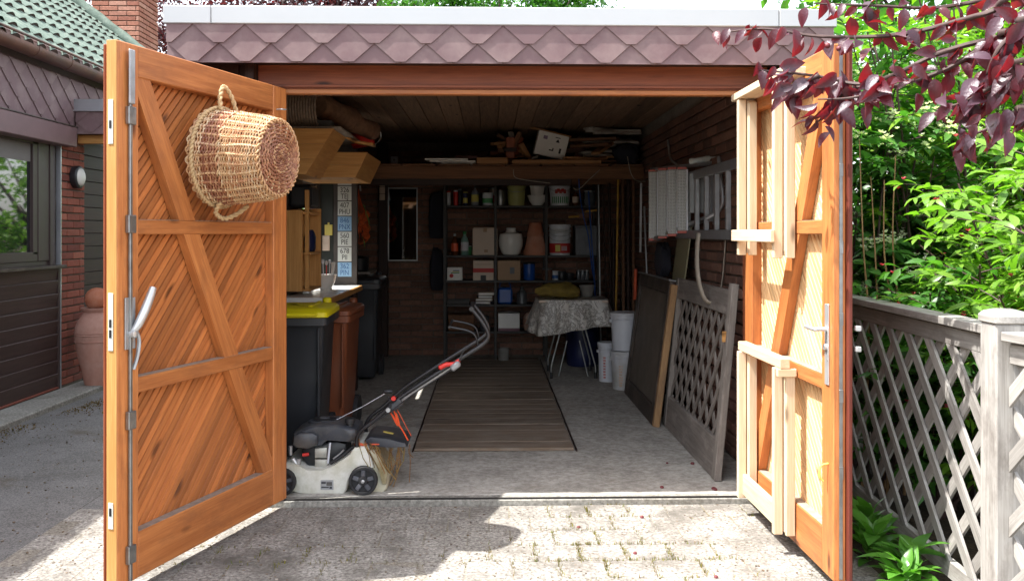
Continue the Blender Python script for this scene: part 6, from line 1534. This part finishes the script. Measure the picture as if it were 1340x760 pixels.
# bare tan canes in front of the dark shrub
for i in range(4):
    u = 1138+i*13+rs.uniform(-3, 3); y_ = rs.uniform(-.05, .25); a = W(u, 415+rs.uniform(-5, 30), y_); b_ = W(u+rs.uniform(-14, 6), rs.uniform(150, 260), y_+rs.uniform(-.05, .1))
    a2 = Vector((a.x+rs.uniform(-.05, .05), y_, -.04)); mb = MB(); mb.tube(spline([a2, a, a.lerp(b_, .5)+Vector((rs.uniform(-.03, .03), 0, 0)), b_], 6), [.008-.0003*k for k in range(19)], 6)
    tag(mb.build('cane', twig_m, smooth=60), ['first', 'second', 'third', 'fourth', 'fifth', 'sixth', 'seventh', 'eighth'][i]+' tan bare cane from the sunlit door, before the dark shrub', 'cane', 'bare canes behind the fence')
# broad-leaved ground plants at the foot of the fence
hosta = leafm('glossy_broad_leaf', [rgb(72, 124, 44), rgb(98, 150, 56), rgb(84, 136, 50)], .4, .3, .6)
hl = leaf_mesh('leaf', .12, .06, hosta, .25, .45, 6)
for i, (x, y_) in enumerate(((1.68, -.3), (1.74, -.62), (1.66, -.85), (1.7, -1.12), (1.62, -1.25), (1.84, -.05))):
    t = thing('broadleaf_plant', 'low glossy broad-leaved plant '+['below the lattice, second from the deep end', 'in the middle of the lattice foot', 'between door edge and lattice foot', 'at the lattice foot close to the near post', 'nearest the camera under the door edge', 'deepest in the corner of door and lattice'][i], 'plant', (x, y_, -.045), 0, 'ground plants along the fence')
    for k in range(30):
        a = rs.uniform(0, 6.28); el = rs.uniform(.3, 1.4); inst('leaf', hl, leaf_mat((.02*math.cos(a), .02*math.sin(a), rs.uniform(0, .14)), (math.cos(a)*math.cos(el), math.sin(a)*math.cos(el), math.sin(el)), (-.4*math.cos(a), -.4*math.sin(a), 1), rs.gauss(0, .2), rs.uniform(.7, 1.25)), t)

# ------------------------------------------------------------------ purple-leaved plum reaching in from the right
pt = thing('plum_tree', 'purple-leaved plum tree whose branches hang before the sunlit door', 'tree', (4.2, -1.9, -.04)); TB = Vector((4.2, -1.9, -.04))
mb = MB(); mb.tube(spline([(0, 0, 0), (-.03, 0, .8), (.02, .05, 1.7), (-.1, .1, 2.6), (-.05, .1, 3.6)], 6), [.085-.0025*i for i in range(25)], 10); mb.build('trunk', dark_twig, pt, smooth=60)
pl_m = leafm('purple_plum_leaf', [rgb(62, 38, 48), rgb(80, 34, 44), rgb(84, 64, 76), rgb(52, 36, 46), rgb(96, 36, 42)], .33, .36, .7, tcol=rgb(176, 24, 30), veins=.5)
YB = -1.35
br = [ # picture paths of the branches and how leafy they are
    ([(1420, -15, -1.7), (1290, 18, -1.6), (1180, 45, -1.5), (1075, 48, -1.4), (1000, 38, -1.35), (942, 44, -1.3)], 1.0),
    ([(1420, 40, -1.8), (1300, 52, -1.7), (1230, 70, -1.65), (1170, 98, -1.6), (1125, 110, -1.5), (1070, 100, -1.4), (1028, 95, -1.35), (990, 92, -1.3)], 1.0),
    ([(1140, 112, -1.5), (1105, 122, -1.45), (1085, 145, -1.42), (1070, 160, -1.4)], 1.5), ([(1070, 100, -1.4), (1040, 112, -1.38), (1030, 125, -1.36)], 1.4), ([(1330, 95, -1.8), (1300, 120, -1.75), (1262, 150, -1.7), (1255, 175, -1.7)], .5),
    ([(1300, 52, -1.7), (1240, 90, -1.65), (1175, 112, -1.6), (1115, 128, -1.5), (1070, 130, -1.45)], .8),
    ([(1420, 70, -1.9), (1330, 95, -1.8), (1270, 130, -1.75), (1225, 145, -1.7)], 1.0),
    ([(1420, 130, -1.9), (1345, 140, -1.85), (1290, 170, -1.8), (1258, 178, -1.75)], .5),
    ([(1420, -40, -1.6), (1330, -10, -1.55), (1230, 10, -1.5), (1150, 8, -1.45), (1065, 5, -1.4)], 1.0),
    ([(1420, 10, -1.9), (1350, 30, -1.8), (1310, 60, -1.8), (1290, 100, -1.75), (1275, 125, -1.7)], 1.0)]
lfs = []; rp_ = random.Random(9)
for path, dens in br:
    P = [W(u, v, y_)-TB for u, v, y_ in path]; S = spline(([Vector((-.05, .1, 2.2+rp_.uniform(-.3, .6)))] if path[0][0] > 1350 else [P[0]])+P, 8)
    mb = MB(); mb.tube(S, [.014-.0115*i/len(S) for i in range(len(S))], 6); mb.build('branch', dark_twig, pt, smooth=60)
    for i in range(8, len(S)):
        dv = (S[i]-S[i-1]).normalized(); step = (S[i]-S[i-1]).length
        for k in range(max(1, int(step*44*dens+rp_.random()))):
            p = S[i-1].lerp(S[i], rp_.random()); a = rp_.uniform(0, 6.28)
            ld = Vector((rp_.gauss(-.25, .5), rp_.gauss(-.15, .5), rp_.gauss(-.75, .5))).normalized(); q = p+Vector((rp_.gauss(0, .02), rp_.gauss(0, .03), rp_.gauss(0, .02)))
            lfs.append(leaf_mat(q, ld, Vector((rp_.gauss(0, .8), -1, rp_.gauss(.5, .5))), rp_.gauss(0, .4), rp_.uniform(.65, 1.2)))
rp_.shuffle(lfs); pm_ = leaf_mesh('leaf', .08, .043, pl_m, .45, .4, 6); vis = [M for M in lfs if in_view(TB+M.translation, 12)]; oth = [M for M in lfs if not in_view(TB+M.translation, 12)]
for M in vis[:300]: inst('leaf', pm_, M, pt)
cl = LeafCloud(.08, .044, .45, .4, 4)
for M in vis[300:]+oth: cl.add(M)
for k in range(1500):      # the crown outside the picture, from which the branches come
    d = Vector((rp_.gauss(0, 1), rp_.gauss(0, 1), rp_.gauss(0, 1))).normalized()*rp_.uniform(.5, 1)**.5; p = Vector((.75+d.x*1.15, -.1+d.y*1.3, 3.0+d.z*1.0))
    cl.add(leaf_mat(p, Vector((rp_.gauss(0, .6), rp_.gauss(0, .6), -.7)), (rp_.gauss(0, .6), rp_.gauss(0, .6), 1), 0, rp_.uniform(.7, 1.3)))
cl.build('crown', pl_m, pt)
for u, v, y_ in ((1083, 60, -1.42), (1098, 64, -1.42)):
    mb = MB(); r = .011; mb.lathe([(.002, -r), (r*.8, -r*.6), (r, 0), (r*.8, r*.6), (.002, r)], 12, Matrix.Translation(W(u, v, y_)-TB)); mb.build('fruit', MATS['plum_skin_0'], pt, smooth=60)

# ------------------------------------------------------------------ trees behind the garage
def far_tree(name, label, base, h, crown, n, L, lm, seed, trunk_r=.14):
    rnd = random.Random(seed); t = thing(name, label, 'tree', base, 0, 'trees behind the garage')
    mb = MB(); mb.tube(spline([(0, 0, 0), (.05, .05, h*.35), (-.05, 0, h*.7), (0, 0, h)], 5), [trunk_r*(1-.055*i) for i in range(16)], 9)
    tr = mb.build('trunk', dark_twig, t, smooth=60); cl = LeafCloud(L, L*.62, .3, .3, 2); cx_, cy, cz, rx, ry, rz = crown
    blobs = [(rnd.uniform(-.75, .75), rnd.uniform(-.75, .75), rnd.uniform(-.8, .8), rnd.uniform(.2, .42)) for _ in range(34)]
    for bx_, by_, bz_, br_ in blobs:
        mb = MB(); e = Vector((cx_+bx_*rx, cy+by_*ry, cz+bz_*rz)); mb.tube([(0, 0, h*.4), e*.55+Vector((0, 0, h*.2)), e], [.05, .03, .01], 5); mb.build('limb', dark_twig, t, smooth=60)
    for k in range(n):
        bx_, by_, bz_, br_ = blobs[k % len(blobs)]; d = Vector((rnd.gauss(0, 1), rnd.gauss(0, 1), rnd.gauss(0, 1))).normalized()*br_*rnd.uniform(.3, 1)**.6
        p = Vector((cx_+(bx_+d.x)*rx, cy+(by_+d.y)*ry, cz+(bz_+d.z)*rz))
        cl.add(leaf_mat(p, (rnd.gauss(0, 1), rnd.gauss(0, 1), rnd.gauss(-.3, .6)), (rnd.gauss(0, .5), rnd.gauss(0, .5), 1), 0, rnd.uniform(.7, 1.3)))
    cl.build('crown', lm, t); return t
beech = leafm('copper_beech_leaf', [rgb(48, 32, 38), rgb(66, 40, 46), rgb(40, 34, 38), rgb(74, 52, 58)], .3, .35, .6, tcol=rgb(120, 40, 40))
far_tree('copper_beech', 'dark copper beech rising behind the roofs at top left', (-4.4, 15, -.07), 7.5, (0, 0, 6.5, 4.6, 1.8, 1.5), 24000, .1, beech, 41)
far_tree('garden_tree', 'green tree showing just above the middle of the garage roof', (.2, 13, -.07), 6.0, (0, 0, 5.7, 2.4, 1.6, .9), 12000, .11, green_b, 42)
far_tree('garden_tree', 'leafy garden tree behind the garage, mirrored in the house window', (-.9, 9.6, -.07), 2.6, (0, 0, 1.7, 1.9, 1.5, 1.3), 6000, .11, green_a, 43, .09)
far_tree('garden_tree', 'green tree deep in the garden beyond the tall shrubs', (5.2, 4.2, -.07), 3.6, (0, 0, 2.2, 2.8, 1.3, 2.3), 9000, .13, green_b, 44)
